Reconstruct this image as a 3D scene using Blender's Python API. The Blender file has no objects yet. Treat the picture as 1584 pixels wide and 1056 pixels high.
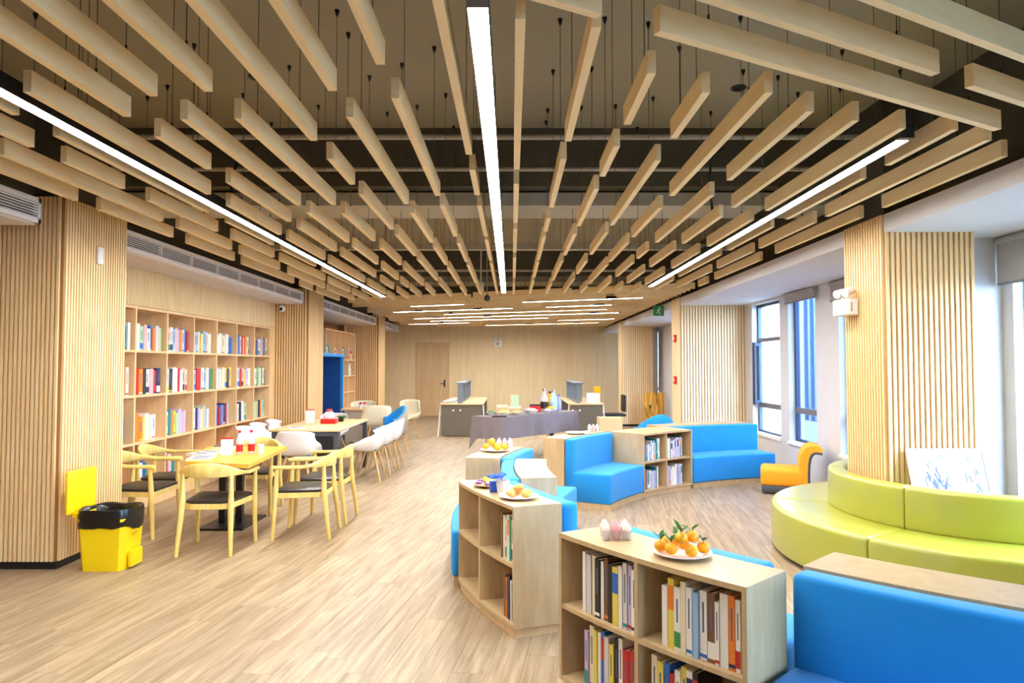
import bpy, bmesh, math, random
from mathutils import Vector, Matrix

# ------------------------------------------------------------------ camera, sky, exposure
scene = bpy.context.scene
COL = scene.collection
cam_d = bpy.data.cameras.new('camera')
cam_d.lens = 24.0; cam_d.sensor_width = 36.0; cam_d.clip_start = 0.05; cam_d.clip_end = 300
cam = bpy.data.objects.new('camera', cam_d); COL.objects.link(cam)
cam.location = (0, 0, 1.6)
cam.rotation_euler = (math.radians(90) + math.atan(38 / 1056), 0, 0)
scene.camera = cam

world = bpy.data.worlds.new('world'); scene.world = world
world.use_nodes = True
bg = world.node_tree.nodes['Background']
bg.inputs['Color'].default_value = (0.92, 0.955, 1.0, 1)
bg.inputs['Strength'].default_value = 36.0

scene.view_settings.view_transform = 'Standard'
scene.view_settings.look = 'None'
scene.view_settings.gamma = 1.0
scene.view_settings.use_curve_mapping = False
scene.view_settings.exposure = 0.74
LAMP = 82.0            # radiance of the strip-light diffusers
cy = scene.cycles
cy.max_bounces = 10; cy.diffuse_bounces = 7; cy.glossy_bounces = 3; cy.transmission_bounces = 6
cy.transparent_max_bounces = 8
cy.sample_clamp_indirect = 4.0
cy.caustics_reflective = False; cy.caustics_refractive = False

# ------------------------------------------------------------------ materials
def lin(c):
    out = []
    for v in c:
        v = v / 255.0
        out.append(v / 12.92 if v <= 0.04045 else ((v + 0.055) / 1.055) ** 2.4)
    return tuple(out) + (1.0,)
MATS = {}
def nodes_of(name):
    m = bpy.data.materials.new(name); m.use_nodes = True
    nt = m.node_tree; b = nt.nodes['Principled BSDF']
    MATS[name] = m
    return m, nt, b
def plain(name, c, rough=0.5, metal=0.0, var=0.06, scale=6.0, bump=0.0, spec=0.5, sheen=0.0, alpha=None):
    m, nt, b = nodes_of(name)
    tc = nt.nodes.new('ShaderNodeTexCoord'); nz = nt.nodes.new('ShaderNodeTexNoise')
    nz.inputs['Scale'].default_value = scale; nz.inputs['Detail'].default_value = 3
    nt.links.new(tc.outputs['Object'], nz.inputs['Vector'])
    mx = nt.nodes.new('ShaderNodeMixRGB')
    a = lin(c)
    mx.inputs[1].default_value = tuple(max(0, v * (1 - var)) for v in a[:3]) + (1,)
    mx.inputs[2].default_value = tuple(min(1, v * (1 + var)) for v in a[:3]) + (1,)
    nt.links.new(nz.outputs['Fac'], mx.inputs[0]); nt.links.new(mx.outputs[0], b.inputs['Base Color'])
    b.inputs['Roughness'].default_value = rough; b.inputs['Metallic'].default_value = metal
    b.inputs['Specular IOR Level'].default_value = spec
    if sheen: b.inputs['Sheen Weight'].default_value = sheen
    if alpha is not None: b.inputs['Alpha'].default_value = alpha
    if bump:
        n2 = nt.nodes.new('ShaderNodeTexNoise'); n2.inputs['Scale'].default_value = scale * 40
        nt.links.new(tc.outputs['Object'], n2.inputs['Vector'])
        bp = nt.nodes.new('ShaderNodeBump'); bp.inputs['Strength'].default_value = bump; bp.inputs['Distance'].default_value = 0.002
        nt.links.new(n2.outputs['Fac'], bp.inputs['Height']); nt.links.new(bp.outputs['Normal'], b.inputs['Normal'])
    return m
def wood(name, c1, c2, stretch=(18, 18, 1.2), rough=0.45, detail=5, rnd=0.0, coord='Object', rotz=0.0, spec=0.4):
    m, nt, b = nodes_of(name)
    tc = nt.nodes.new('ShaderNodeTexCoord'); mp = nt.nodes.new('ShaderNodeMapping')
    mp.inputs['Scale'].default_value = stretch
    if coord == 'World':
        g = nt.nodes.new('ShaderNodeNewGeometry'); src = g.outputs['Position']
        vr = nt.nodes.new('ShaderNodeVectorRotate'); vr.rotation_type = 'Z_AXIS'
        vr.inputs['Angle'].default_value = rotz
        nt.links.new(src, vr.inputs['Vector']); src = vr.outputs[0]
    else: src = tc.outputs['Object']
    nt.links.new(src, mp.inputs['Vector'])
    nz = nt.nodes.new('ShaderNodeTexNoise'); nz.inputs['Scale'].default_value = 1.0; nz.inputs['Detail'].default_value = detail
    nz.inputs['Roughness'].default_value = 0.6; nz.inputs['Distortion'].default_value = 0.6
    nt.links.new(mp.outputs[0], nz.inputs['Vector'])
    cr = nt.nodes.new('ShaderNodeValToRGB')
    cr.color_ramp.elements[0].position = 0.32; cr.color_ramp.elements[0].color = lin(c2)
    cr.color_ramp.elements[1].position = 0.66; cr.color_ramp.elements[1].color = lin(c1)
    nt.links.new(nz.outputs['Fac'], cr.inputs['Fac'])
    out = cr.outputs['Color']
    if rnd:
        oi = nt.nodes.new('ShaderNodeObjectInfo'); g2 = nt.nodes.new('ShaderNodeNewGeometry')
        ad = nt.nodes.new('ShaderNodeMath'); ad.operation = 'ADD'
        nt.links.new(oi.outputs['Random'], ad.inputs[0]); nt.links.new(g2.outputs['Random Per Island'], ad.inputs[1])
        fr = nt.nodes.new('ShaderNodeMath'); fr.operation = 'FRACT'; nt.links.new(ad.outputs[0], fr.inputs[0])
        mr = nt.nodes.new('ShaderNodeMapRange'); mr.inputs['To Min'].default_value = 1 - rnd; mr.inputs['To Max'].default_value = 1 + rnd
        nt.links.new(fr.outputs[0], mr.inputs['Value'])
        hs = nt.nodes.new('ShaderNodeHueSaturation'); nt.links.new(mr.outputs[0], hs.inputs['Value']); nt.links.new(out, hs.inputs['Color'])
        out = hs.outputs['Color']
        # shift the grain from plank to plank
        sh = nt.nodes.new('ShaderNodeVectorMath'); sh.operation = 'ADD'
        cb = nt.nodes.new('ShaderNodeCombineXYZ'); ml = nt.nodes.new('ShaderNodeMath'); ml.operation = 'MULTIPLY'; ml.inputs[1].default_value = 37.0
        nt.links.new(fr.outputs[0], ml.inputs[0]); nt.links.new(ml.outputs[0], cb.inputs[2])
        nt.links.new(mp.outputs[0], sh.inputs[0]); nt.links.new(cb.outputs[0], sh.inputs[1]); nt.links.new(sh.outputs[0], nz.inputs['Vector'])
    nt.links.new(out, b.inputs['Base Color'])
    b.inputs['Roughness'].default_value = rough; b.inputs['Specular IOR Level'].default_value = spec
    return m
def emit(name, c, s):
    m, nt, b = nodes_of(name)
    b.inputs['Base Color'].default_value = (0.8, 0.8, 0.8, 1)
    b.inputs['Emission Color'].default_value = lin(c); b.inputs['Emission Strength'].default_value = s
    return m
def clear(name, c, amount=0.75, rough=0.05):
    m, nt, b = nodes_of(name)
    tr = nt.nodes.new('ShaderNodeBsdfTransparent'); tr.inputs['Color'].default_value = lin(c)
    mix = nt.nodes.new('ShaderNodeMixShader'); mix.inputs[0].default_value = amount
    out = nt.nodes['Material Output']
    b.inputs['Base Color'].default_value = lin(c); b.inputs['Roughness'].default_value = rough
    nt.links.new(b.outputs[0], mix.inputs[1]); nt.links.new(tr.outputs[0], mix.inputs[2]); nt.links.new(mix.outputs[0], out.inputs['Surface'])
    return m

wood('floor_wood', (172, 152, 124), (130, 108, 82), stretch=(26, 1.6, 1), rough=0.40, rnd=0.08, coord='World', rotz=math.radians(8), spec=0.4)
plain('subfloor', (110, 90, 66), 0.8)
wood('baffle_wood', (248, 226, 178), (238, 208, 154), stretch=(14, 2, 14), rough=0.6, rnd=0.04)
wood('slat_wood', (240, 210, 158), (228, 192, 134), stretch=(9, 9, 0.8), rough=0.5)
wood('slat_back', (160, 114, 66), (142, 98, 54), stretch=(9, 9, 0.8), rough=0.6)
wood('slat_pale', (244, 224, 180), (234, 210, 162), stretch=(9, 9, 0.8), rough=0.5)  # paler slat tone; on the far right columns it paints in window daylight
wood('slat_back_lit', (200, 162, 116), (184, 146, 100), stretch=(9, 9, 0.8), rough=0.6)  # groove backing of the right columns, lightened to paint in daylight
wood('veneer', (222, 192, 148), (208, 174, 126), stretch=(10, 10, 1.2), rough=0.45)
wood('veneer_case', (238, 206, 158), (224, 188, 136), stretch=(10, 10, 1.2), rough=0.45)
wood('veneer_ring', (202, 176, 134), (186, 158, 116), stretch=(16, 16, 2.5), rough=0.34)
wood('door_wood', (222, 190, 144), (208, 172, 126), stretch=(12, 12, 0.8), rough=0.45)
wood('chair_wood', (240, 216, 134), (228, 198, 108), stretch=(20, 20, 2), rough=0.4)
wood('table_wood', (236, 190, 84), (220, 168, 66), stretch=(24, 2, 10), rough=0.32)
wood('table_pale', (222, 192, 146), (206, 174, 126), stretch=(20, 2, 10), rough=0.4)
wood('leg_wood', (222, 186, 128), (204, 164, 104), stretch=(20, 20, 2), rough=0.45)
plain('white_wall', (210, 208, 210), 0.75, var=0.015)
plain('white_paint', (240, 238, 236), 0.5, var=0.01)
plain('grey_wall', (120, 116, 104), 0.85, var=0.06, scale=1.5)
plain('slab', (152, 142, 116), 0.9, var=0.10, scale=0.9)
plain('beam_dark', (78, 72, 58), 0.9, var=0.08, scale=1.2)
plain('duct', (176, 172, 156), 0.6, var=0.05, scale=2)
plain('pipe_grey', (170, 162, 146), 0.45, metal=0.2)
plain('black_metal', (22, 22, 24), 0.4, metal=0.3)
plain('black_plastic', (24, 24, 26), 0.45)
plain('black_bag', (14, 14, 16), 0.28, bump=0.4, scale=1.2)
plain('skirting_black', (16, 16, 18), 0.5)
plain('wire', (90, 84, 74), 0.5, metal=0.4)
plain('white_plastic', (238, 238, 238), 0.35, var=0.01)
plain('white_shell', (236, 234, 232), 0.35, var=0.015)
plain('lilac_shell', (206, 200, 204), 0.6, var=0.03)
plain('cream_fabric', (232, 222, 190), 0.8, var=0.05, bump=0.2)
plain('grey_fabric', (172, 162, 150), 0.85, var=0.06, bump=0.3)
plain('blue_fabric', (0, 142, 222), 0.78, var=0.06, scale=9, bump=0.35, sheen=0.15)
plain('blue_dark', (0, 70, 132), 0.8, var=0.06, bump=0.2)
plain('green_leather', (172, 172, 60), 0.3, var=0.03, bump=0.08, spec=0.55)
plain('orange_fabric', (250, 166, 22), 0.75, var=0.04, bump=0.2)
plain('charcoal', (72, 74, 80), 0.6, var=0.05)
plain('desk_grey', (104, 98, 88), 0.6, var=0.04)
plain('desk_blue_grey', (112, 122, 134), 0.45, var=0.04)
plain('seat_black', (42, 38, 36), 0.38, var=0.08, bump=0.05)
plain('bin_yellow', (246, 210, 6), 0.42, var=0.03)
plain('bin_mark', (176, 140, 10), 0.5)
plain('cloth_grey', (122, 112, 116), 0.75, var=0.12, scale=4, bump=0.4)
plain('blind_grey', (168, 164, 162), 0.8, var=0.03)
plain('frame_dark', (46, 62, 84), 0.35, metal=0.4)
plain('frame_grey', (120, 118, 122), 0.4, metal=0.3)
plain('chrome', (210, 210, 214), 0.15, metal=1.0)
plain('red_plastic', (214, 24, 26), 0.4)
plain('facade_white', (242, 242, 240), 0.8, var=0.02)
plain('facade_blue', (92, 108, 132), 0.6, var=0.1)
plain('facade_pale', (146, 160, 184), 0.6, var=0.05)
plain('ground_grey', (150, 150, 146), 0.9)
plain('paper', (244, 240, 230), 0.8, var=0.02)
plain('paper_white', (206, 206, 206), 0.7, var=0.01)
plain('ink', (104, 108, 132), 0.8, var=0.2)
plain('plate_white', (245, 245, 243), 0.25, var=0.01)
plain('orange_fruit', (250, 172, 14), 0.45, var=0.10, bump=0.3)
plain('leaf_green', (54, 116, 34), 0.5, var=0.2)
plain('pastry', (236, 176, 92), 0.6, var=0.18, scale=20)
plain('banana', (246, 208, 60), 0.5, var=0.08)
plain('purple_wrap', (150, 104, 182), 0.35, var=0.15)
plain('blue_flower', (46, 96, 220), 0.6, var=0.2)
plain('lilac_flower', (176, 190, 244), 0.6, var=0.15)
plain('pink_cream', (244, 168, 172), 0.5, var=0.1)
plain('cream_white', (252, 238, 222), 0.5, var=0.05)
plain('water_blue', (170, 214, 232), 0.2, var=0.05)
plain('juice_orange', (246, 170, 10), 0.25)
plain('sign_green', (30, 150, 100), 0.5)
plain('box_kraft', (210, 180, 130), 0.7)
emit('diffuser', (250, 247, 242), LAMP)
clear('window_glass', (208, 226, 244), 0.82, 0.03)
clear('tinted_glass', (152, 172, 196), 0.85, 0.03)
clear('clear_plastic', (244, 244, 246), 0.6, 0.08)
M = MATS
b_ = M['green_leather'].node_tree.nodes['Principled BSDF']; b_.inputs['Coat Weight'].default_value = 0.5; b_.inputs['Coat Roughness'].default_value = 0.25

# ------------------------------------------------------------------ helpers
def wloc(o):
    v = Vector((0, 0, 0))
    while o: v = v + o.location; o = o.parent
    return v
class MB:
    def __init__(s): s.v = []; s.f = []; s.m = []
    def face(s, idx, m=0): s.f.append(tuple(idx)); s.m.append(m)
    def verts(s, pts):
        n = len(s.v); s.v += [tuple(p) for p in pts]; return n
    def box(s, x0, x1, y0, y1, z0, z1, m=0, rot=None, about=None):
        P = [Vector((x, y, z)) for z in (z0, z1) for y in (y0, y1) for x in (x0, x1)]
        if rot is not None:
            c = Vector(about) if about else Vector(((x0+x1)/2, (y0+y1)/2, (z0+z1)/2))
            P = [rot @ (p - c) + c for p in P]
        n = s.verts(P)
        for q in ((0,2,3,1),(4,5,7,6),(0,1,5,4),(2,6,7,3),(0,4,6,2),(1,3,7,5)): s.face([n+i for i in q], m)
        return s
    def rbox(s, x0, x1, y0, y1, z0, z1, r, seg=3, m=0):
        # rounded box: bevel of a box through bmesh
        bm = bmesh.new()
        vs = [bm.verts.new((x, y, z)) for z in (z0, z1) for y in (y0, y1) for x in (x0, x1)]
        for q in ((0,2,3,1),(4,5,7,6),(0,1,5,4),(2,6,7,3),(0,4,6,2),(1,3,7,5)): bm.faces.new([vs[i] for i in q])
        bmesh.ops.bevel(bm, geom=bm.edges[:], offset=r, segments=seg, affect='EDGES', profile=0.5)
        bm.verts.ensure_lookup_table()
        n = s.verts([v.co for v in bm.verts]); bm.verts.index_update()
        for f in bm.faces: s.face([n + v.index for v in f.verts], m)
        bm.free(); return s
    def tube(s, pts, rad, n=8, cap=True, m=0, squash=None):
        pts = [Vector(p) for p in pts]
        if not hasattr(rad, '__len__'): rad = [rad] * len(pts)
        rings = []
        up = Vector((0, 0, 1))
        for i, p in enumerate(pts):
            t = (pts[min(i+1, len(pts)-1)] - pts[max(i-1, 0)]).normalized()
            a = t.cross(up)
            if a.length < 1e-4: a = t.cross(Vector((1, 0, 0)))
            a.normalize(); b = a.cross(t).normalized()
            rings.append(s.verts([p + (a*math.cos(2*math.pi*k/n) + b*math.sin(2*math.pi*k/n)*(squash or 1)) * rad[i] for k in range(n)]))
        for i in range(len(rings)-1):
            for k in range(n):
                k2 = (k+1) % n
                s.face((rings[i]+k, rings[i]+k2, rings[i+1]+k2, rings[i+1]+k), m)
        if cap:
            s.face([rings[0]+k for k in reversed(range(n))], m); s.face([rings[-1]+k for k in range(n)], m)
        return s
    def lathe(s, prof, c=(0, 0, 0), n=16, m=0):
        rings = []
        for r, z in prof:
            rings.append(s.verts([(c[0]+r*math.cos(2*math.pi*k/n), c[1]+r*math.sin(2*math.pi*k/n), c[2]+z) for k in range(n)]))
        for i in range(len(rings)-1):
            for k in range(n):
                k2 = (k+1) % n
                s.face((rings[i]+k, rings[i]+k2, rings[i+1]+k2, rings[i+1]+k), m)
        s.face([rings[0]+k for k in reversed(range(n))], m); s.face([rings[-1]+k for k in range(n)], m)
        return s
    def ball(s, c, r, n=10, k=6, sq=(1, 1, 1), m=0):
        prof = []
        rings = []
        for j in range(1, k):
            a = math.pi * j / k
            rings.append(s.verts([(c[0]+r*sq[0]*math.sin(a)*math.cos(2*math.pi*i/n), c[1]+r*sq[1]*math.sin(a)*math.sin(2*math.pi*i/n), c[2]-r*sq[2]*math.cos(a)) for i in range(n)]))
        b = s.verts([(c[0], c[1], c[2]-r*sq[2])]); t = s.verts([(c[0], c[1], c[2]+r*sq[2])])
        for j in range(len(rings)-1):
            for i in range(n):
                i2 = (i+1) % n; s.face((rings[j]+i, rings[j]+i2, rings[j+1]+i2, rings[j+1]+i), m)
        for i in range(n):
            i2 = (i+1) % n
            s.face((b, rings[0]+i2, rings[0]+i), m); s.face((t, rings[-1]+i, rings[-1]+i2), m)
        return s
    def prism(s, poly, z0, z1, m=0):
        k = len(poly); a = s.verts([(x, y, z0) for x, y in poly]); b = s.verts([(x, y, z1) for x, y in poly])
        s.face([a+i for i in reversed(range(k))], m); s.face([b+i for i in range(k)], m)
        for i in range(k):
            j = (i+1) % k; s.face((a+i, a+j, b+j, b+i), m)
        return s
    def extr(s, poly, axis, t0, t1, m=0):
        # polygon in the plane normal to axis ('x': (y,z), 'y': (x,z)), extruded along it
        k = len(poly)
        mk = (lambda t, p: (t, p[0], p[1])) if axis == 'x' else (lambda t, p: (p[0], t, p[1]))
        a = s.verts([mk(t0, p) for p in poly]); b = s.verts([mk(t1, p) for p in poly])
        s.face([a+i for i in reversed(range(k))], m); s.face([b+i for i in range(k)], m)
        for i in range(k):
            j = (i+1) % k; s.face((a+i, a+j, b+j, b+i), m)
        return s
    def build(s, name, mat, parent=None, smooth=None, mats=None):
        me = bpy.data.meshes.new(name)
        off = wloc(parent) if parent else Vector((0, 0, 0))
        me.from_pydata([(v[0]-off.x, v[1]-off.y, v[2]-off.z) for v in s.v], [], s.f)
        for mm in (mats or [mat]): me.materials.append(M[mm])
        if mats: me.polygons.foreach_set('material_index', s.m)
        bm = bmesh.new(); bm.from_mesh(me); bmesh.ops.recalc_face_normals(bm, faces=bm.faces[:]); bm.to_mesh(me); bm.free()
        if smooth:
            me.polygons.foreach_set('use_smooth', [True] * len(me.polygons))
            me.set_sharp_from_angle(angle=math.radians(smooth))
        me.update()
        o = bpy.data.objects.new(name, me); COL.objects.link(o)
        if parent: o.parent = parent
        return o
def at_base(o, p):
    """move a top-level mesh object's origin to p"""
    p = Vector(p)
    o.data.transform(Matrix.Translation(-p)); o.location = p
    return o
def tag(o, label, cat, group=None, kind=None):
    o['label'] = label; o['category'] = cat
    if group: o['group'] = group
    if kind: o['kind'] = kind
    return o
def root(name, loc, label=None, cat=None, group=None, kind=None):
    e = bpy.data.objects.new(name, None); COL.objects.link(e); e.location = loc
    e.empty_display_size = 0.1
    if label: tag(e, label, cat, group, kind)
    return e
def copy_tree(o, parent=None):
    c = o.copy(); COL.objects.link(c)
    if parent: c.parent = parent
    for ch in o.children: copy_tree(ch, c)
    return c
def struct(o, label, cat): return tag(o, label, cat, kind='structure')
ORD = ['zeroth', 'first', 'second', 'third', 'fourth', 'fifth', 'sixth', 'seventh', 'eighth', 'ninth', 'tenth', 'eleventh', 'twelfth',
       'thirteenth', 'fourteenth', 'fifteenth', 'sixteenth', 'seventeenth', 'eighteenth', 'nineteenth', 'twentieth'] + \
      ['twenty-' + w for w in ('first', 'second', 'third', 'fourth', 'fifth', 'sixth', 'seventh', 'eighth', 'ninth')] + ['thirtieth'] + \
      ['thirty-' + w for w in ('first', 'second', 'third', 'fourth', 'fifth', 'sixth', 'seventh', 'eighth', 'ninth')]
def slats(p0, p1, z0, z1, pitch, w, depth, off=0.0):
    """vertical ribs standing proud of the line p0-p1 (to its right-hand side), joined"""
    p0 = Vector((p0[0], p0[1], 0)); p1 = Vector((p1[0], p1[1], 0)); d = p1 - p0; L = d.length; d.normalize()
    nrm = Vector((d.y, -d.x, 0)); b = MB(); k = int(L / pitch)
    st = (L - (k-1)*pitch - w) / 2
    for i in range(k):
        a = p0 + d*(st + i*pitch) - nrm*0.001; c = a + d*w; e = c + nrm*(depth+0.001); f = a + nrm*(depth+0.001)
        n = b.verts([(q.x, q.y, z) for z in (z0, z1) for q in (a, c, e, f)])
        for q in ((0,1,5,4),(1,2,6,5),(2,3,7,6),(3,0,4,7),(4,5,6,7),(3,2,1,0)): b.face([n+i2 for i2 in q])
    return b
def stuff(o): o['kind'] = 'stuff'; return o
# ================================================================== THE SETTING
XL, XR, YN, YF, ZS = -4.6, 4.05, -3.5, 22.05, 3.75
PX = lambda x, y, z: (792 + 1056 * x / y, 566 - 1056 * (z - 1.6) / y)

# ---- floor: planks laid eight degrees off the long axis
fl = MB().box(XL-0.15, XR+0.25, YN-0.15, YF+0.15, -0.06, -0.008).build('floor', 'subfloor')
struct(fl, 'light oak plank floor running the length of the reading room', 'floor')
ang = math.radians(8); U = Vector((math.cos(ang), -math.sin(ang))); V = Vector((math.sin(ang), math.cos(ang)))
PW, PL = 0.182, 1.22
rng = random.Random(4)
pl_me = bpy.data.meshes.new('plank')
g = 0.0008
hx, hy = PW/2 - g, PL/2 - g
pl_me.from_pydata([(-hx,-hy,-.008),(hx,-hy,-.008),(hx,hy,-.008),(-hx,hy,-.008),(-hx,-hy,0),(hx,-hy,0),(hx,hy,0),(-hx,hy,0)], [],
                  [(4,5,6,7),(0,1,5,4),(1,2,6,5),(2,3,7,6),(3,0,4,7)])
pl_me.materials.append(M['floor_wood'])
cells = []
for i in range(-60, 60):
    o = rng.random() * PL
    for j in range(-6, 24):
        c = U * (i*PW) + V * (j*PL + o)
        if not (XL - 0.05 < c.x < XR + 0.05 and YN - 0.3 < c.y < YF - 0.4): continue
        if c.y > YF - 0.65: continue
        vis = c.y > 3.0 and abs(c.x) / c.y < 0.82
        cells.append((0 if vis else 1, c.length, c))
cells.sort(key=lambda t: (t[0], t[1]))
rest = MB()
for k, (a, b_, c) in enumerate(cells):
    if k < 300 and a == 0:
        o = bpy.data.objects.new('plank', pl_me); COL.objects.link(o); o.parent = fl
        o.location = (c.x, c.y, 0); o.rotation_euler = (0, 0, -ang)
    else:
        n = rest.verts([((U*x + V*y) + c).to_3d() + Vector((0, 0, z)) for z in (-.008, 0) for x, y in ((-hx,-hy),(hx,-hy),(hx,hy),(-hx,hy))])
        for q in ((4,5,6,7),(0,1,5,4),(1,2,6,5),(2,3,7,6),(3,0,4,7)): rest.face([n+i2 for i2 in q])
stuff(rest.build('plank_field', 'floor_wood', fl))
stuff(MB().box(XL, XR, YF-1.3, YF, -.0095, -0.0005).build('plank_border', 'floor_wood', fl))

# ---- slab, beams, ducts and pipes above the baffles
ce = MB().box(XL-0.15, XR+0.25, YN-0.15, YF+0.15, ZS, ZS+0.15).build('ceiling', 'slab')
struct(ce, 'brown-grey painted concrete ceiling slab above the hanging baffles', 'ceiling')
for y0, y1, z0, lab in ((6.1, 6.95, 3.22, 'dark concrete beam crossing above the near baffles'),
                        (12.3, 13.1, 3.22, 'dark concrete beam crossing where the crosswise baffles begin'),
                        (18.4, 19.2, 3.22, 'dark concrete beam crossing near the far wall')):
    b = MB().box(XL, XR, y0, y1, z0, ZS).build('ceiling_beam', 'beam_dark'); struct(b, lab, 'beam')
for i, (y0, y1, z0, z1, lab) in enumerate(((6.25, 6.8, 3.08, 3.2, 'pale flat duct slung under the first ceiling beam'),
                        (9.3, 9.42, 3.2, 3.27, 'thin pale cable tray halfway down the ceiling'))):
    b = MB().box(XL+0.9, XR-1.0, y0, y1, z0, z1)
    o = b.build('air_duct', 'duct'); tag(o, lab, 'duct')
for i, (y, z, r, lab) in enumerate(((5.55, 3.48, 0.022, 'thin grey pipe crossing the ceiling nearest the camera'),
                                    (5.85, 3.30, 0.018, 'thin grey pipe just below the first ceiling beam'),
                                    (9.9, 3.3, 0.02, 'thin grey pipe running behind the cable tray'),
                                    (11.4, 3.2, 0.02, 'thin grey pipe just before the crosswise baffles'))):
    o = MB().tube([(XL+0.9, y, z), (XR-1.1, y, z)], r, 8).build('ceiling_pipe', 'pipe_grey', smooth=40); tag(o, lab, 'pipe')

# ---- walls
wl = MB().box(XL-0.15, XL, YN, YF, 0, ZS).build('wall_left', 'slat_back'); struct(wl, 'long left wall behind the bookcase bays', 'wall')
wn = MB().box(XL-0.15, XR+0.25, YN-0.15, YN, 0, ZS).build('wall_near', 'white_wall'); struct(wn, 'white wall closing the room behind the viewer', 'wall')
wf = MB().box(XL-0.15, XR+0.25, YF, YF+0.15, 0, ZS).build('wall_far', 'slat_pale'); struct(wf, 'pale wood slatted wall at the far end', 'wall')
DX0, DX1, DZ = -3.02, -2.08, 2.3      # the door in the far wall
bb = slats((DX1+0.06, YF), (XR, YF), 0.06, 3.2, 0.06, 0.045, 0.012)
b2 = slats((XL, YF), (DX0-0.06, YF), 0.06, 3.2, 0.06, 0.045, 0.012)
b3 = slats((DX0-0.06, YF), (DX1+0.06, YF), DZ+0.06, 3.2, 0.06, 0.045, 0.012)
for bbx in (bb, b2, b3): stuff(bbx.build('slat_panel', 'slat_pale', wf))
door = root('door_1', (-2.55, YF-0.03, 0), 'plain oak door in the far slatted wall', 'door', kind='structure')
MB().box(DX0, DX1, YF-0.035, YF-0.001, 0.005, DZ).build('door_leaf', 'door_wood', door)
MB().box(DX0-0.06, DX0, YF-0.05, YF-0.001, 0, DZ+0.06).box(DX1, DX1+0.06, YF-0.05, YF-0.001, 0, DZ+0.06).box(DX0, DX1, YF-0.05, YF-0.001, DZ, DZ+0.06).build('door_frame', 'veneer', door)
h = MB().rbox(DX1-0.12, DX1-0.07, YF-0.045, YF-0.036, 0.93, 1.15, 0.004).build('handle_plate', 'black_metal', door)
MB().tube([(DX1-0.095, YF-0.045, 1.04), (DX1-0.095, YF-0.09, 1.04), (DX1-0.22, YF-0.09, 1.04)], 0.011, 8).build('door_handle', 'black_metal', h, smooth=40)
bs = MB().box(DX1+0.06, XR, YF-0.014, YF, 0, 0.07).box(XL, DX0-0.06, YF-0.014, YF, 0, 0.07).build('baseboard_far', 'skirting_black')
struct(bs, 'low black skirting along the far wall', 'baseboard')

# ---- window wall on the right: one wall with openings
SILL, HEAD = 0.5, 2.62
WIN = [(-3.2, -1.4), (-0.8, 0.9), (3.5, 5.5), (7.6, 8.45), (9.1, 10.0), (10.32, 11.5), (13.3, 14.4), (15.0, 16.1), (18.9, 19.9), (20.3, 21.4)]
wr = MB(); TH = 0.22
wr.box(XR, XR+TH, YN, YF, 0, SILL).box(XR, XR+TH, YN, YF, HEAD, ZS)
e = YN
for y0, y1 in WIN: wr.box(XR, XR+TH, e, y0, SILL, HEAD); e = y1
wr.box(XR, XR+TH, e, YF, SILL, HEAD)
wr.box(3.66, XR, 5.62, 6.0, 0, 2.66)          # white pier beside the near column
wr = wr.build('wall_right', 'white_wall'); struct(wr, 'white window wall with tall narrow openings and white piers', 'wall')
wlab = ['tall window behind the viewer, farther one', 'tall window beside the viewer', 'wide bright window at the right edge beside the leaning picture',
        'dark-framed window half hidden behind the slatted column with the emergency lamp', 'narrow blue-tinted window above the orange chair',
        'bright window with an open sash beside the slatted middle column', 'window beyond the middle column, nearer one', 'window beyond the middle column, farther one',
        'window with a lowered grey blind beside the far column', 'last window before the far wall']
for i, (y0, y1) in enumerate(WIN):
    w = root('window_%d' % (i+1), (XR+0.12, (y0+y1)/2, SILL), wlab[i], 'window', kind='structure')
    f = MB(); t = 0.045; xa, xb = XR+0.09, XR+0.15
    f.box(xa, xb, y0, y0+t, SILL, HEAD).box(xa, xb, y1-t, y1, SILL, HEAD).box(xa, xb, y0+t, y1-t, SILL, SILL+t).box(xa, xb, y0+t, y1-t, HEAD-t, HEAD)
    if y1 - y0 > 1.3: f.box(xa, xb, (y0+y1)/2-t/2, (y0+y1)/2+t/2, SILL+t, HEAD-t)
    f.build('window_frame', 'frame_dark', w)
    MB().box(xa-0.01, xb, y0+t, y1-t, SILL+0.42, SILL+0.50).build('transom', 'frame_grey', w)
    if i == 5: MB().box(xa-0.01, xb, y0+t, y1-t, 2.0, 2.06).build('transom', 'frame_grey', w)
    MB().box(XR+0.117, XR+0.123, y0+t, y1-t, SILL+0.50, HEAD-t).build('pane', 'tinted_glass' if i in (3, 4) else 'window_glass', w)
    MB().box(XR+0.117, XR+0.123, y0+t, y1-t, SILL+t, SILL+0.42).build('pane', 'tinted_glass' if i in (3, 4) else 'window_glass', w)
    MB().box(XR-0.03, XR+0.09, y0-0.03, y1+0.03, SILL-0.03, SILL+0.012).build('window_sill', 'white_paint', w)
    if i == 5:      # the sash standing open into the room
        ca, sa = math.cos(math.radians(62)), math.sin(math.radians(62))
        R = Matrix.Rotation(math.radians(28), 3, 'Z')
        hp = Vector((XR+0.08, y1-0.05, 0))
        s2 = MB(); W = 0.5
        for (a0, a1, z0, z1) in ((0, .045, .98, 1.98), (W-.045, W, .98, 1.98), (.045, W-.045, .98, 1.03), (.045, W-.045, 1.93, 1.98)):
            s2.box(hp.x-0.02, hp.x+0.02, hp.y-a1, hp.y-a0, z0, z1, rot=R.inverted(), about=(hp.x, hp.y, 0))
        s2.build('open_sash', 'frame_dark', w)

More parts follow.
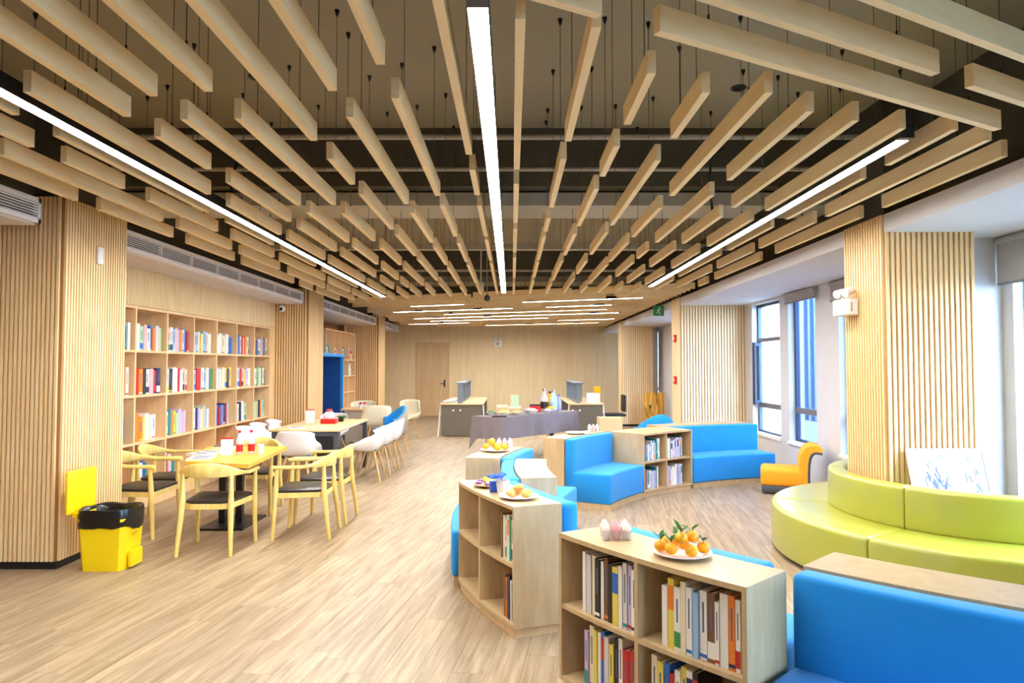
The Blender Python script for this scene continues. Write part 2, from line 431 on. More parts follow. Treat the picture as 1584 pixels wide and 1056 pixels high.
# ---- white perimeter soffits and dark upstands
sf = MB().box(2.95, XR, YN, YF, 2.66, 2.80).build('trim_1', 'white_wall'); struct(sf, 'white boxed soffit running above the windows', 'soffit')
us = MB().box(3.25, 3.35, YN, YF, 2.80, ZS).build('trim_2', 'beam_dark'); struct(us, 'dark upstand above the window soffit', 'upstand')
bays = [(YN, 5.44, 'white boxed soffit before the near slatted column'), (6.34, 11.92, 'white boxed soffit above the tall bookcase'),
        (12.9, 18.18, 'white boxed soffit above the blue reading booth'), (19.12, YF, 'white boxed soffit beside the far door')]
for i, (y0, y1, lab) in enumerate(bays):
    o = MB().box(XL, -3.66, y0, y1 if i else 5.2, 2.68, 2.9).build('trim_%d' % (i+3), 'white_wall'); struct(o, lab, 'soffit')
o = MB().box(-3.95, -3.85, YN, YF, 2.9, ZS).build('trim_7', 'beam_dark'); struct(o, 'dark upstand above the bookcase soffits', 'upstand')

# ---- slatted columns
def column(name, x0, x1, y0, y1, faces, label, pitch, indiv=False, m='slat_wood', top=2.96, base=0.06, core='slat_back'):
    c = root(name, ((x0+x1)/2, (y0+y1)/2, 0), label, 'column', kind='structure')
    MB().box(x0, x1, y0, y1, base, top).build('core', core, c)
    MB().box(x0+0.02, x1-0.02, y0+0.02, y1-0.02, top, ZS).build('column_head', 'beam_dark', c)
    MB().box(x0-0.008, x1+0.008, y0-0.008, y1+0.008, 0, base).build('skirting', 'skirting_black', c)
    for p0, p1 in faces:
        if not indiv: stuff(slats(p0, p1, base, top, pitch, pitch*0.58, 0.018).build('slat_panel', m, c))
        else:
            p0v, p1v = Vector(p0).to_3d(), Vector(p1).to_3d(); d = p1v-p0v; L = d.length; d.normalize(); nr = Vector((d.y, -d.x, 0))
            k = round(L/pitch); pt = L/k; wd = pt*0.56
            me = None
            for i in range(k):
                q = p0v + d*(i*pt + (pt-wd)/2)
                if me is None:
                    o = MB(); A = [Vector((0,0,0)) - nr*0.001, d*wd - nr*0.001, d*wd + nr*0.016, nr*0.016]
                    n = o.verts([(v.x, v.y, z) for z in (0, top-base) for v in A])
                    for f in ((0,1,5,4),(1,2,6,5),(2,3,7,6),(3,0,4,7),(4,5,6,7),(3,2,1,0)): o.face([n+j for j in f])
                    ob = o.build('slat', m); me = ob.data; ob.parent = c
                else:
                    ob = bpy.data.objects.new('slat', me); COL.objects.link(ob); ob.parent = c
                ob.location = q + Vector((0, 0, base)) - c.location
    return c
LX = -3.6
column('column_left', XL, LX, 5.45, 6.32, [((XL, 5.45), (LX, 5.45)), ((LX, 5.45), (LX, 6.32))], 'wide slatted wood column behind the yellow bin', 0.036)
column('column_left', XL, LX+0.03, 11.94, 12.86, [((XL, 11.94), (LX+0.03, 11.94)), ((LX+0.03, 11.94), (LX+0.03, 12.86))], 'slatted wood column at the far end of the tall bookcase', 0.045)
column('column_left', XL, LX+0.03, 18.2, 19.1, [((XL, 18.2), (LX+0.03, 18.2)), ((LX+0.03, 18.2), (LX+0.03, 19.1))], 'slatted wood column just before the far door', 0.055)
column('column_right', 2.945, 3.66, 5.38, 6.0, [((2.945, 6.0), (2.945, 5.38)), ((2.945, 5.38), (3.66, 5.38))], 'slatted wood column rising from the green bench with an emergency lamp', 0.0418, indiv=True, top=2.80, m='slat_wood', core='slat_back_lit')
column('column_right', 2.945, XR, 11.9, 12.5, [((2.945, 12.5), (2.945, 11.9)), ((2.945, 11.9), (XR, 11.9))], 'slatted wood column behind the blue sofa with red call points', 0.05, m='slat_pale', top=2.80, core='slat_back_lit')
column('column_right', 2.945, 3.75, 18.2, 18.8, [((2.945, 18.8), (2.945, 18.2)), ((2.945, 18.2), (3.75, 18.2))], 'small slatted wood column near the far wall', 0.05, m='slat_pale', top=2.80, core='slat_back_lit')
# slatted cladding above the tall bookcase and in the booth bay
BX = -4.15
cl = MB().box(XL, BX-0.012, 6.34, 11.93, 2.27, 2.68).build('cladding', 'slat_back'); struct(cl, 'slatted wood cladding above the tall bookcase', 'cladding')
stuff(slats((BX-0.012, 6.34), (BX-0.012, 11.93), 2.27, 2.68, 0.034, 0.020, 0.016).build('slat_panel', 'slat_pale', cl))
cl = MB().box(XL, -4.42, 17.95, 18.19, 0, 2.68).build('cladding', 'slat_back'); struct(cl, 'slatted wood cladding beside the booth bay bookcase', 'cladding')
stuff(slats((-4.42, 17.95), (-4.42, 18.19), 0.0, 2.68, 0.07, 0.045, 0.013).build('slat_panel', 'slat_wood', cl))

# ---- air grilles in the soffit fronts
def grille(y0, y1, lab):
    r = root('air_grille', (-3.66, (y0+y1)/2, 2.69), lab, 'air grille')
    z0, z1 = 2.69, 2.88; x0, x1 = -3.655, -3.625
    MB().box(x0, x1+0.012, y0, y1, z0, z0+0.035).box(x0, x1+0.012, y0, y1, z1-0.035, z1).box(x0, x1+0.012, y0, y0+0.03, z0, z1).box(x0, x1+0.012, y1-0.03, y1, z0, z1).build('grille_frame', 'white_paint', r)
    MB().box(x0-0.003, x0+0.002, y0+0.03, y1-0.03, z0+0.035, z1-0.035).build('backing', 'black_plastic', r)
    n = 6
    for i in range(n):
        z = z0+0.045 + (z1-z0-0.09)*i/(n-1)
        MB().box(x0+0.012, x1, y0+0.03, y1-0.03, z-0.0035, z+0.0035).build('louver', 'white_paint', r)
    k = max(1, round((y1-y0)/0.7))
    for i in range(1, k): 
        y = y0+(y1-y0)*i/k; MB().box(x0+0.004, x1+0.004, y-0.01, y+0.01, z0+0.035, z1-0.035).build('mullion', 'white_paint', r)
grille(2.2, 5.2, 'white louvred air grille in front of the near slatted column')
grille(6.34, 11.8, 'long white louvred air grille above the tall bookcase')
grille(12.95, 18.1, 'white louvred air grille above the blue booth')
grille(19.2, 20.6, 'short white louvred air grille beside the far door')

# ---- the building and ground outside the windows
gr = MB().box(XR+0.3, 60, -25, 70, -0.4, -0.06).build('ground', 'ground_grey'); struct(gr, 'pale paving outside the windows', 'ground')
nb = root('neighbour_building', (13, 30, -0.06), 'white neighbouring building with blue fins outside the windows', 'building')
MB().box(9.0, 16, 22.3, 60, -0.06, 14).build('wall', 'facade_white', nb)
for z in (1.2, 2.4, 3.0, 4.2): MB().box(8.97, 9.0, 22.3, 60, z, z+0.06).build('string_course', 'frame_grey', nb)
MB().box(9.2, 16, 10, 22.3, -0.06, 14).build('fin_wall', 'facade_pale', nb)
fb = MB(); y = 10.1
while y < 22.2: fb.box(9.0, 9.2, y, y+0.16, -0.06, 14); y += 0.42
stuff(fb.build('fin_field', 'facade_blue', nb))
# ================================================================== HANGING CEILING
ZB, BH, BW = 2.80, 0.098, 0.036
rng = random.Random(11)
ROWS = [
 (-12, -3.176, [(3.42, 4.93), (5.2, 6.33), (6.63, 7.74), (7.99, 9.87), (10.19, 10.8), (11.09, 12.5)]),
 (-11, -2.906, [(3.01, 3.69), (3.84, 5.62), (5.89, 7.01), (7.25, 8.47), (8.83, 10.53), (10.71, 12.5)]),
 (-10, -2.642, [(2.8, 3.71), (3.98, 4.59), (4.91, 6.06), (6.4, 7.51), (7.74, 9.57), (9.79, 11.09), (11.29, 12.5)]),
 (-9, -2.378, [(2.46, 3.23), (3.52, 5.29), (5.65, 6.74), (7.01, 8.2), (8.53, 10.44), (10.8, 12.4)]),
 (-8, -2.125, [(2.95, 4.74), (5.07, 6.21), (6.43, 7.69), (7.89, 9.79), (10.03, 11.39), (11.6, 12.28)]),
 (-7, -1.855, [(2.16, 3.25), (3.53, 4.13), (4.42, 5.65), (5.89, 7.13), (7.38, 9.22), (9.64, 10.62), (10.99, 12.16)]),
 (-6, -1.597, [(2.12, 3.0), (3.28, 5.07), (5.31, 6.6), (6.85, 8.04), (8.36, 9.5), (9.79, 10.44), (10.71, 11.93)]),
 (-5, -1.33, [(2.12, 2.95), (3.27, 5.05), (5.33, 6.53), (6.89, 8.09), (8.36, 10.19), (10.53, 11.71)]),
 (-4, -1.057, [(2.09, 3.6), (3.91, 4.48), (4.74, 5.97), (6.21, 7.42), (7.65, 9.57), (9.87, 11.82)]),
 (-3, -0.783, [(2.05, 2.94), (3.25, 5.03), (5.31, 6.6), (6.85, 8.09), (8.36, 10.03), (10.36, 11.6)]),
 (-2, -0.524, [(2.05, 2.68), (3.02, 4.78), (5.07, 6.3), (6.63, 7.84), (8.09, 9.87), (10.19, 11.49)]),
 (-1, -0.244, [(1.98, 3.84), (4.14, 4.76), (5.07, 6.27), (6.46, 7.74), (7.94, 11.39)]),
 (0, 0.029, [(2.32, 4.13), (4.46, 5.7), (5.94, 7.17), (7.51, 9.29), (9.79, 11.39)]),
 (1, 0.299, [(2.38, 3.61), (3.91, 5.14), (5.5, 6.06), (6.3, 7.69), (7.89, 9.22), (9.57, 11.39)]),
 (2, 0.573, [(2.76, 3.36), (3.69, 4.29), (4.59, 5.83), (6.15, 7.38), (7.74, 9.57), (9.95, 11.29)]),
 (3, 0.853, [(2.96, 3.56), (3.95, 5.8), (6.09, 7.33), (7.79, 8.89), (9.36, 11.19)]),
 (4, 1.129, [(2.96, 4.78), (5.14, 6.33), (6.6, 7.84), (8.04, 9.95), (10.27, 11.19)]),
 (5, 1.407, [(3.18, 4.38), (4.76, 6.6), (7.05, 7.6), (7.89, 9.15), (9.72, 11.09)]),
 (6, 1.681, [(3.3, 5.14), (5.45, 6.67), (7.01, 8.25), (8.65, 9.87), (10.36, 11.09)]),
 (7, 1.973, [(3.41, 5.24), (5.57, 6.82), (7.17, 8.36), (8.83, 10.03), (10.44, 11.09)]),
 (8, 2.251, [(3.43, 4.05), (4.33, 5.55), (5.86, 7.05), (7.33, 9.15), (9.5, 10.71)]),
 (9, 2.534, [(3.59, 5.45), (5.67, 6.93), (7.13, 8.36), (8.65, 10.44)]),
 (10, 2.822, [(3.87, 5.14), (5.47, 7.25), (7.69, 9.43), (9.79, 10.27)]),
]
wire_me = {}
def wires(o, pts, near):
    for (x, y) in pts:
        key = 'w'
        if key not in wire_me:
            b = MB().tube([(0, 0, 0), (0, 0, ZS-ZB-BH)], 0.0022, 5); t = b.build('hanger_wire', 'wire', None); wire_me[key] = t.data
            t.parent = o; t.location = (x, y, BH)
            c = MB().lathe([(0.003, 0), (0.005, 0.015), (0.005, 0.028), (0.002, 0.032)], (0, 0, 0), 6).build('wire_clip', 'black_metal', None); wire_me['c'] = c.data
            c.parent = o; c.location = (x, y, BH)
        else:
            t = bpy.data.objects.new('hanger_wire', wire_me[key]); COL.objects.link(t); t.parent = o; t.location = (x, y, BH)
            c = bpy.data.objects.new('wire_clip', wire_me['c']); COL.objects.link(c); c.parent = o; c.location = (x, y, BH)
        if near:
            if 'h' not in wire_me:
                hk = MB().lathe([(0.004, -0.04), (0.008, -0.03), (0.015, -0.006), (0.015, 0)], (0, 0, 0), 8).build('ceiling_anchor', 'black_metal', None); wire_me['h'] = hk.data
                hk.parent = o; hk.location = (x, y, ZS-ZB)
            else:
                hk = bpy.data.objects.new('ceiling_anchor', wire_me['h']); COL.objects.link(hk); hk.parent = o; hk.location = (x, y, ZS-ZB)
def baffle(cx, cyy, L, rotz, label, group, near):
    o = MB().box(-BW/2, BW/2, -L/2, L/2, 0, BH).build('ceiling_baffle', 'baffle_wood')
    o.location = (cx, cyy, ZB); o.rotation_euler = (0, 0, rotz)
    tag(o, label, 'baffle', group)
    e = L/2 - min(0.25, L*0.25)
    wires(o, [(0, -e), (0, e)], near)
    return o
for k, x, segs in ROWS:
    side, nth = ('right', k+1) if k >= 0 else ('left', -k)
    for i, (y0, y1) in enumerate(segs):
        if y1 - y0 < 0.2: y0 = y1 - 0.3
        baffle(x, (y0+y1)/2, y1-y0, 0, 'hanging wood baffle, %s row %s of the central light, %s from the camera' % (ORD[nth], side, ORD[i+1]),
               'lengthwise ceiling baffles', y0 < 6.0)
# the slanting ones over the camera's right shoulder
a = math.radians(27.5); du = Vector((math.cos(a), math.sin(a))); dn = Vector((-math.sin(a), math.cos(a)))
for s, t0, t1, lab in ((1.906, 1.58, 3.78, 'longest slanting wood baffle running down towards the end of the right strip light'),
                       (1.655, 0.9, 2.83, 'slanting wood baffle just above the longest slanting one'),
                       (1.41, 1.5, 4.6, 'slanting wood baffle cutting the top right corner'),
                       (1.66, 3.08, 5.2, 'slanting wood baffle starting at the top right edge above the window soffit'),
                       (1.906, -0.5, 1.33, 'slanting wood baffle whose tip shows at the top centre edge')):
    c = du*((t0+t1)/2) + dn*s
    baffle(c.x, c.y, t1-t0, a - math.pi/2, lab, 'slanting baffles near the camera', True)
# crosswise ones over the far half
a = math.radians(-22); du = Vector((math.cos(a), math.sin(a))); dn = Vector((-math.sin(a), math.cos(a)))
LIGHTROWS = {11.85: ((-2.05, -0.95), (0.2, 2.3)), 13.02: ((-2.65, 0.0), (0.7, 1.95)), 15.0: ((-2.5, 2.4),), 17.0: ((-3.0, -1.2), (1.2, 2.6)), 14.0: ((-1.6, 2.0),), 16.0: ((-2.2, 0.9),), 18.3: ((-0.8, 2.4),)}
s = 10.85; r = 0
while s < 20.6:
    xs = (-3.25, 2.84)
    ts = sorted((x - dn.x*s) / du.x for x in xs)
    # keep clear of the far wall
    ymax = 20.9
    t_lo = max(ts[0], (ymax - dn.y*s)/du.y if du.y < 0 else ts[0]); t_hi = ts[1]
    r += 1
    t = t_lo; q = 0
    t += rng.choice((0.0, 0.15, 0.3))
    while t < t_hi - 0.35:
        L = min(rng.choice((1.2, 1.8, 2.4)), t_hi - t)
        if t_hi - (t + L) < 0.6: L = t_hi - t
        c = du*(t + L/2) + dn*s
        q += 1
        baffle(c.x, c.y, L, a - math.pi/2, 'crosswise wood baffle, %s row from the near edge, %s from the bookcase side' % (ORD[r], ORD[q]), 'crosswise ceiling baffles', False)
        t += L + 0.22
    s += 0.272

def strip_light(p0, p1, label, wdt=0.075, hgt=0.07):
    p0, p1 = Vector(p0), Vector(p1); d = p1 - p0; L = d.length; rz = math.atan2(d.y, d.x) - math.pi/2
    mid = (p0+p1)/2
    o = root('strip_light', (mid.x, mid.y, ZB+0.005), label, 'light'); 
    hb = MB().box(-wdt/2, wdt/2, -L/2, L/2, 0.008, hgt).box(-wdt/2, -wdt/2+0.003, -L/2, L/2, -0.006, 0.008).box(wdt/2-0.003, wdt/2, -L/2, L/2, -0.006, 0.008).box(-wdt/2, wdt/2, -L/2-0.05, -L/2, -0.004, hgt).box(-wdt/2, wdt/2, L/2, L/2+0.05, -0.004, hgt).build('housing', 'black_metal')
    hb.parent = o
    df = MB().box(-wdt/2+0.004, wdt/2-0.004, -L/2+0.002, L/2-0.002, -0.003, 0.0075).build('light_diffuser', 'diffuser'); df.parent = o
    k = max(2, int(L/1.5))
    for i in range(k):
        y = -L/2 + L*(i+0.5)/k
        if 6.1 < (mid.y + y) < 6.9 and abs(rz) < 0.1: y -= 0.5
        w = MB().tube([(0, y, hgt), (0, y, ZS-ZB-0.006)], 0.0025, 5).build('hanger_wire', 'wire'); w.parent = o
    o.rotation_euler = (0, 0, rz)
    return o
strip_light((-0.115, 2.25), (-0.135, 11.2), 'long white strip light down the middle of the ceiling')
strip_light((-2.245, 1.2), (-2.235, 11.85), 'long white strip light over the tables by the bookcase')
strip_light((2.08, 3.6), (2.09, 10.3), 'white strip light over the reading nook')
k = 0
for s, rows in LIGHTROWS.items():
    for j, (x0, x1) in enumerate(rows):
        s2 = s + 0.136
        pts = [du*((x - dn.x*s2)/du.x) + dn*s2 for x in (x0, x1)]
        k += 1
        strip_light(pts[0], pts[1], ['thin crosswise strip light nearest the bookcase side, first light row', 'thin crosswise strip light nearest the window side, first light row',
            'thin crosswise strip light on the bookcase side, second light row', 'short crosswise strip light on the window side, second light row',
            'full-width crosswise strip light, third light row', 'thin crosswise strip light beside the far door, last light row', 'thin crosswise strip light on the window side, last light row',
            'crosswise strip light between the second and third light rows', 'crosswise strip light just beyond the full-width one', 'crosswise strip light closest to the far wall'][k-1], wdt=0.06, hgt=0.05)
# small fittings hanging among the baffles
for x, y, z, lab in ((-0.52, 11.35, 2.85, 'small white sensor hanging on a rod beside the central light'),):
    o = root('ceiling_sensor', (x, y, z), lab, 'sensor')
    MB().tube([(x, y, z+0.14), (x, y, ZS-0.005)], 0.012, 8).build('rod', 'white_plastic', o)
    MB().rbox(x-0.05, x+0.05, y-0.05, y+0.05, z, z+0.14, 0.012).build('sensor_body', 'white_plastic', o, smooth=40)
o = root('ceiling_camera', (-0.42, 11.5, 2.72), 'black dome camera on a thin rod below the baffles', 'camera')
MB().tube([(-0.42, 11.5, 2.78), (-0.42, 11.5, ZS-0.005)], 0.01, 8).build('rod', 'pipe_grey', o)
MB().lathe([(0.01, -0.05), (0.045, -0.03), (0.05, 0.0), (0.05, 0.03), (0.02, 0.06)], (-0.42, 11.5, 2.74), 14).build('dome', 'black_plastic', o, smooth=40)
for i, (x, y, lab) in enumerate(((-1.95, 3.6, 'black ceiling fixing nearest the lettering side'), (-1.9, 5.0, 'black ceiling fixing above the bookcase-side baffles'), (2.0, 4.2, 'black ceiling fixing above the slanting baffles'), (1.75, 5.2, 'black ceiling fixing behind the longest slanting baffle'))):
    o = MB().lathe([(0.05, -0.015), (0.06, -0.008), (0.06, 0)], (x, y, ZS), 14).build('ceiling_fixing', 'black_metal'); tag(o, lab.replace('nearest the lettering side', 'nearest the camera on the bookcase side'), 'fixing')
    at_base(o, (x, y, ZS))
for i, (x, y, lab) in enumerate(((-2.25, 5.9, 'black cable dropping beside the strip light over the tables'), (1.85, 5.9, 'black cable looping beside the strip light over the nook'))):
    o = MB().tube([(x, y, 3.5), (x-0.12, y-0.05, 3.4), (x-0.16, y-0.1, 3.2), (x-0.14, y-0.12, 2.9)], 0.012, 6).build('power_cable', 'black_plastic', smooth=60); tag(o, lab, 'cable')
# ================================================================== THE ROUND READING NOOK
CX, CY = 4.35, 5.74
WARP = [(90, 0), (136, 0), (151, -0.04), (163, 0.08), (172, 0.14), (190, 0.14), (201, 0.0), (209, 0.06), (222, 0.03), (260, 0.03)]
def warp(a):
    for (p, u), (q, v) in zip(WARP, WARP[1:]):
        if p <= a <= q: return u + (v-u)*(a-p)/(q-p)
    return 0.0
def pol(r, a, z=0.0):
    r += warp(a); t = math.radians(a); return Vector((CX + r*math.cos(t), CY + r*math.sin(t), z))
def arc_box(b, r0, r1, a0, a1, z0, z1, n=10, c=None, m=0):
    own = c is None; c = c or (CX, CY)
    rings = []
    for i in range(n+1):
        t = math.radians(a0 + (a1-a0)*i/n); w_ = warp(a0 + (a1-a0)*i/n) if own else 0
        rings.append(b.verts([(c[0]+(r+w_)*math.cos(t), c[1]+(r+w_)*math.sin(t), z) for r, z in ((r0,z0),(r1,z0),(r1,z1),(r0,z1))]))
    for i in range(n):
        for k in range(4):
            k2 = (k+1) % 4; b.face((rings[i]+k, rings[i]+k2, rings[i+1]+k2, rings[i+1]+k), m)
    b.face([rings[0]+k for k in (3,2,1,0)], m); b.face([rings[-1]+k for k in range(4)], m)
    return b
def rrect(r0, r1, z0, z1, rad, n=4, rb=None):
    rb = rad if rb is None else rb
    P = []
    for (cx_, cz, a, rr) in ((r1-rb, z0+rb, -90, rb), (r1-rad, z1-rad, 0, rad), (r0+rad, z1-rad, 90, rad), (r0+rb, z0+rb, 180, rb)):
        for i in range(n+1):
            t = math.radians(a + 90*i/n); P.append((cx_+rr*math.cos(t), cz+rr*math.sin(t)))
    return P
def soft_arc(b, r0, r1, a0, a1, z0, z1, rad=0.03, n=14, c=None, end=None, m=0):
    """upholstered block swept round the arc with rolled edges and rolled ends"""
    own = c is None; c = c or (CX, CY); rm = (r0+r1)/2
    e = rad if end is None else end
    sg = 1 if a1 > a0 else -1
    st = [(0.0, 1.0), (0.3, 0.45), (0.65, 0.12), (1.0, 0.0)]       # (fraction of end roll travelled, inset fraction)
    keys = []
    for f, q in st: keys.append((a0 + sg*math.degrees(e*f/rm), q*e*0.8))
    for i in range(1, n): 
        A0 = a0 + sg*math.degrees(e/rm); A1 = a1 - sg*math.degrees(e/rm); keys.append((A0 + (A1-A0)*i/n, 0.0))
    for f, q in reversed(st): keys.append((a1 - sg*math.degrees(e*f/rm), q*e*0.8))
    rings = []
    for a, ins in keys:
        P = rrect(r0+ins, r1-ins, z0+ins*0.4, z1-ins, max(0.004, rad-ins*0.3)); t = math.radians(a); w_ = warp(a) if own else 0
        rings.append((b.verts([(c[0]+(r+w_)*math.cos(t), c[1]+(r+w_)*math.sin(t), z) for r, z in P]), len(P)))
    for i in range(len(rings)-1):
        n0, k = rings[i]; n1, _ = rings[i+1]
        for j in range(k):
            j2 = (j+1) % k; b.face((n0+j, n0+j2, n1+j2, n1+j), m)
    n0, k = rings[0]; b.face([n0+j for j in reversed(range(k))], m); n1, k = rings[-1]; b.face([n1+j for j in range(k)], m)
    return b
TOPZ = 0.77
def ring_shelf(r_open, r_back, a0, a1, label, split=1, plinth=True, top_r=None):
    """two-tier curved bookshelf; open side at r_open, back at r_back; angles in degrees"""
    lo, hi = min(r_open, r_back), max(r_open, r_back); sg = 1 if r_open > r_back else -1
    am = (a0+a1)/2
    o = root('curved_bookshelf', pol((lo+hi)/2, am, 0), label, 'bookshelf', 'curved bookshelves of the round nook')
    w = 'veneer_ring'; ta = math.degrees(0.02/hi)
    tr = top_r or (lo, hi)
    arc_box(MB(), tr[0], tr[1], a0, a1, TOPZ-0.022, TOPZ).build('top_panel', w, o, smooth=30)
    arc_box(MB(), lo, hi, a0, a1, 0.055, 0.078).build('bottom_panel', w, o, smooth=30)
    arc_box(MB(), lo+0.02, hi-0.015, a0+0.15, a1-0.15, 0, 0.055).build('plinth', 'veneer', o, smooth=30)
    arc_box(MB(), lo, hi, a0, a0+ta, 0.078, TOPZ-0.022, 1).build('end_panel', w, o)
    arc_box(MB(), lo, hi, a1-ta, a1, 0.078, TOPZ-0.022, 1).build('end_panel', w, o)
    bk = (r_back, r_back+sg*0.012); arc_box(MB(), min(bk), max(bk), a0+ta, a1-ta, 0.078, TOPZ-0.022).build('back_panel', w, o, smooth=30)
    edges = [a0+ta] ; inner = (min(bk[1], r_open-sg*0.004), max(bk[1], r_open-sg*0.004))
    for i in range(split):
        d = a0 + (a1-a0)*(i+1)/(split+1)
        arc_box(MB(), inner[0], inner[1], d-ta/2, d+ta/2, 0.078, TOPZ-0.022, 1).build('divider', w, o); edges += [d-ta/2, d+ta/2]
    edges.append(a1-ta)
    for i in range(0, len(edges), 2):
        arc_box(MB(), inner[0], inner[1], edges[i], edges[i+1], 0.405, 0.425, 6).build('shelf', w, o, smooth=30)
    return o, edges
def ring_sofa(facing, a0, a1, label, rad=None):
    o_r = rad or {'in': (3.78, 4.24, 4.225, 4.336), 'out': (4.29, 4.70, 4.195, 4.305)}[facing]
    o = root('curved_sofa', pol((o_r[0]+o_r[1])/2, (a0+a1)/2, 0), label, 'sofa', 'blue curved sofas of the round nook')
    soft_arc(MB(), o_r[2], o_r[3], a0+0.1, a1-0.1, 0.07, TOPZ-0.005, 0.022).build('backrest', 'blue_fabric', o, smooth=50)
    soft_arc(MB(), o_r[0], o_r[1], a0+0.1, a1-0.1, 0.07, 0.40, 0.022).build('seat', 'blue_fabric', o, smooth=50)
    arc_box(MB(), min(o_r)+0.012, max(o_r)-0.012, a0+0.2, a1-0.2, 0, 0.07).build('plinth', 'veneer_ring', o, smooth=30)
    return o
# inward sofas backed by outward bookshelves, and the reverse
S1, e1 = ring_shelf(4.655, 4.34, 209.2, 222.2, 'nearest curved bookshelf with a dish of oranges on top')
ring_sofa('in', 209.8, 221.0, 'blue curved sofa backing onto the bookshelf with the oranges')
S0, e0 = ring_shelf(3.91, 4.22, 222.4, 241.0, 'curved wood ledge shelf behind the large nearest blue sofa')
ring_sofa('out', 222.4, 241.0, 'large blue curved sofa at the bottom edge beside the nearest bookshelf', (4.33, 4.75, 4.228, 4.345))
S2, e2 = ring_shelf(4.655, 4.34, 188.9, 201.2, 'curved bookshelf with pastries and a blue flower cup on top')
ring_sofa('in', 189.2, 201.2, 'blue curved sofa backing onto the bookshelf with the pastries')
S3, e3 = ring_shelf(3.92, 4.19, 174.4, 188.6, 'curved shelf with a bare top behind the pastries bookshelf')
ring_sofa('out', 174.6, 188.7, 'blue curved sofa facing the tables, left of the pastries bookshelf')
S4, e4 = ring_shelf(4.655, 4.34, 163.2, 174.2, 'curved bookshelf with a dish of small oranges and cups of cream')
ring_sofa('in', 163.2, 174.2, 'blue curved sofa backing onto the bookshelf with small oranges')
S5, e5 = ring_shelf(4.60, 4.34, 136.6, 150.9, 'curved bookshelf carrying a plate and two small cups')
ring_sofa('in', 136.6, 150.9, 'blue curved sofa with a deep visible end, next to the open shelf')
S6, e6 = ring_shelf(3.79, 4.34, 121.8, 136.4, 'open curved bookshelf facing the nook between two blue sofas')
ring_sofa('in', 100.8, 121.6, 'blue curved sofa nearest the windows beside the orange chair')
S7, e7 = ring_shelf(4.655, 4.34, 101.5, 121.6, 'plain curved shelf behind the blue sofa nearest the windows')

# ---- books: one shared mesh per kind, colours on the object slots
BOOKCOL = {'white': (240, 238, 232), 'cream': (232, 220, 190), 'pale grey': (206, 206, 208), 'navy': (30, 44, 92), 'blue': (40, 104, 190), 'pale blue': (150, 190, 226),
           'teal': (30, 140, 146), 'green': (60, 140, 78), 'pale green': (176, 212, 170), 'red': (190, 40, 40), 'orange': (232, 128, 44), 'brown': (116, 82, 56), 'black': (36, 34, 34),
           'yellow': (226, 206, 86), 'lilac': (190, 176, 214), 'pink': (230, 180, 180)}
for kx, vx in BOOKCOL.items(): plain('cover_' + kx.replace(' ', '_'), vx, 0.45, var=0.04)
def book_mesh(kind):
    b = MB(); t = 0.06
    # local: x thickness -.5...5, y depth -1..0 (spine at y=0), z 0..1
    b.box(-.5, -.5+t*1.2, -1, 0, 0, 1, 0); b.box(.5-t*1.2, .5, -1, 0, 0, 1, 0); b.box(-.5+t*1.2, .5-t*1.2, -0.03, 0, 0, 1, 0)
    b.box(-.5+t*1.2, .5-t*1.2, -0.97, -0.03, 0.015, 0.98, 1)
    if kind == 1: b.box(-.5, .5, -0.001, 0.004, 0.55, 0.9, 2)
    if kind == 2: b.box(-.5, .5, -0.001, 0.004, 0.06, 0.30, 2); b.box(-.12, .12, -0.001, 0.004, 0.45, 0.82, 3)
    if kind == 3: b.box(-.13, .13, -0.001, 0.004, 0.4, 0.84, 3); b.box(-.5, .5, -0.001, 0.004, 0.04, 0.09, 2)
    me = bpy.data.meshes.new('book'); me.from_pydata(b.v, [], b.f)
    for mm in ('cover_white', 'paper', 'cover_red', 'ink'): me.materials.append(M[mm])
    me.polygons.foreach_set('material_index', b.m); me.update()
    bm = bmesh.new(); bm.from_mesh(me); bmesh.ops.recalc_face_normals(bm, faces=bm.faces[:]); bm.to_mesh(me); bm.free()
    return me
BOOKS = [book_mesh(i) for i in range(4)]
PALE = ['white', 'white', 'white', 'cream', 'pale grey', 'pale blue', 'white', 'lilac', 'pale green', 'pale blue', 'pink', 'cream', 'teal', 'white', 'green', 'orange', 'navy', 'pale grey', 'yellow', 'blue', 'black', 'lilac', 'red']
NEAR = ['white', 'cream', 'white', 'brown', 'black', 'white', 'yellow', 'pale grey', 'orange', 'blue', 'white', 'cream', 'teal', 'red', 'navy']
def book(p, rz, t, d, h, colr, kind, label, group, lean=0.0, acc='red'):
    o = bpy.data.objects.new('book', BOOKS[kind]); COL.objects.link(o)
    o.location = p; o.scale = (t, d, h)
    o.rotation_euler = (0, lean, rz)
    for i, nm in ((0, colr), (2, acc)):
        o.material_slots[i].link = 'OBJECT'; o.material_slots[i].material = M['cover_' + nm.replace(' ', '_')]
    if kind == 0: pass
    return tag(o, label, 'book', group)
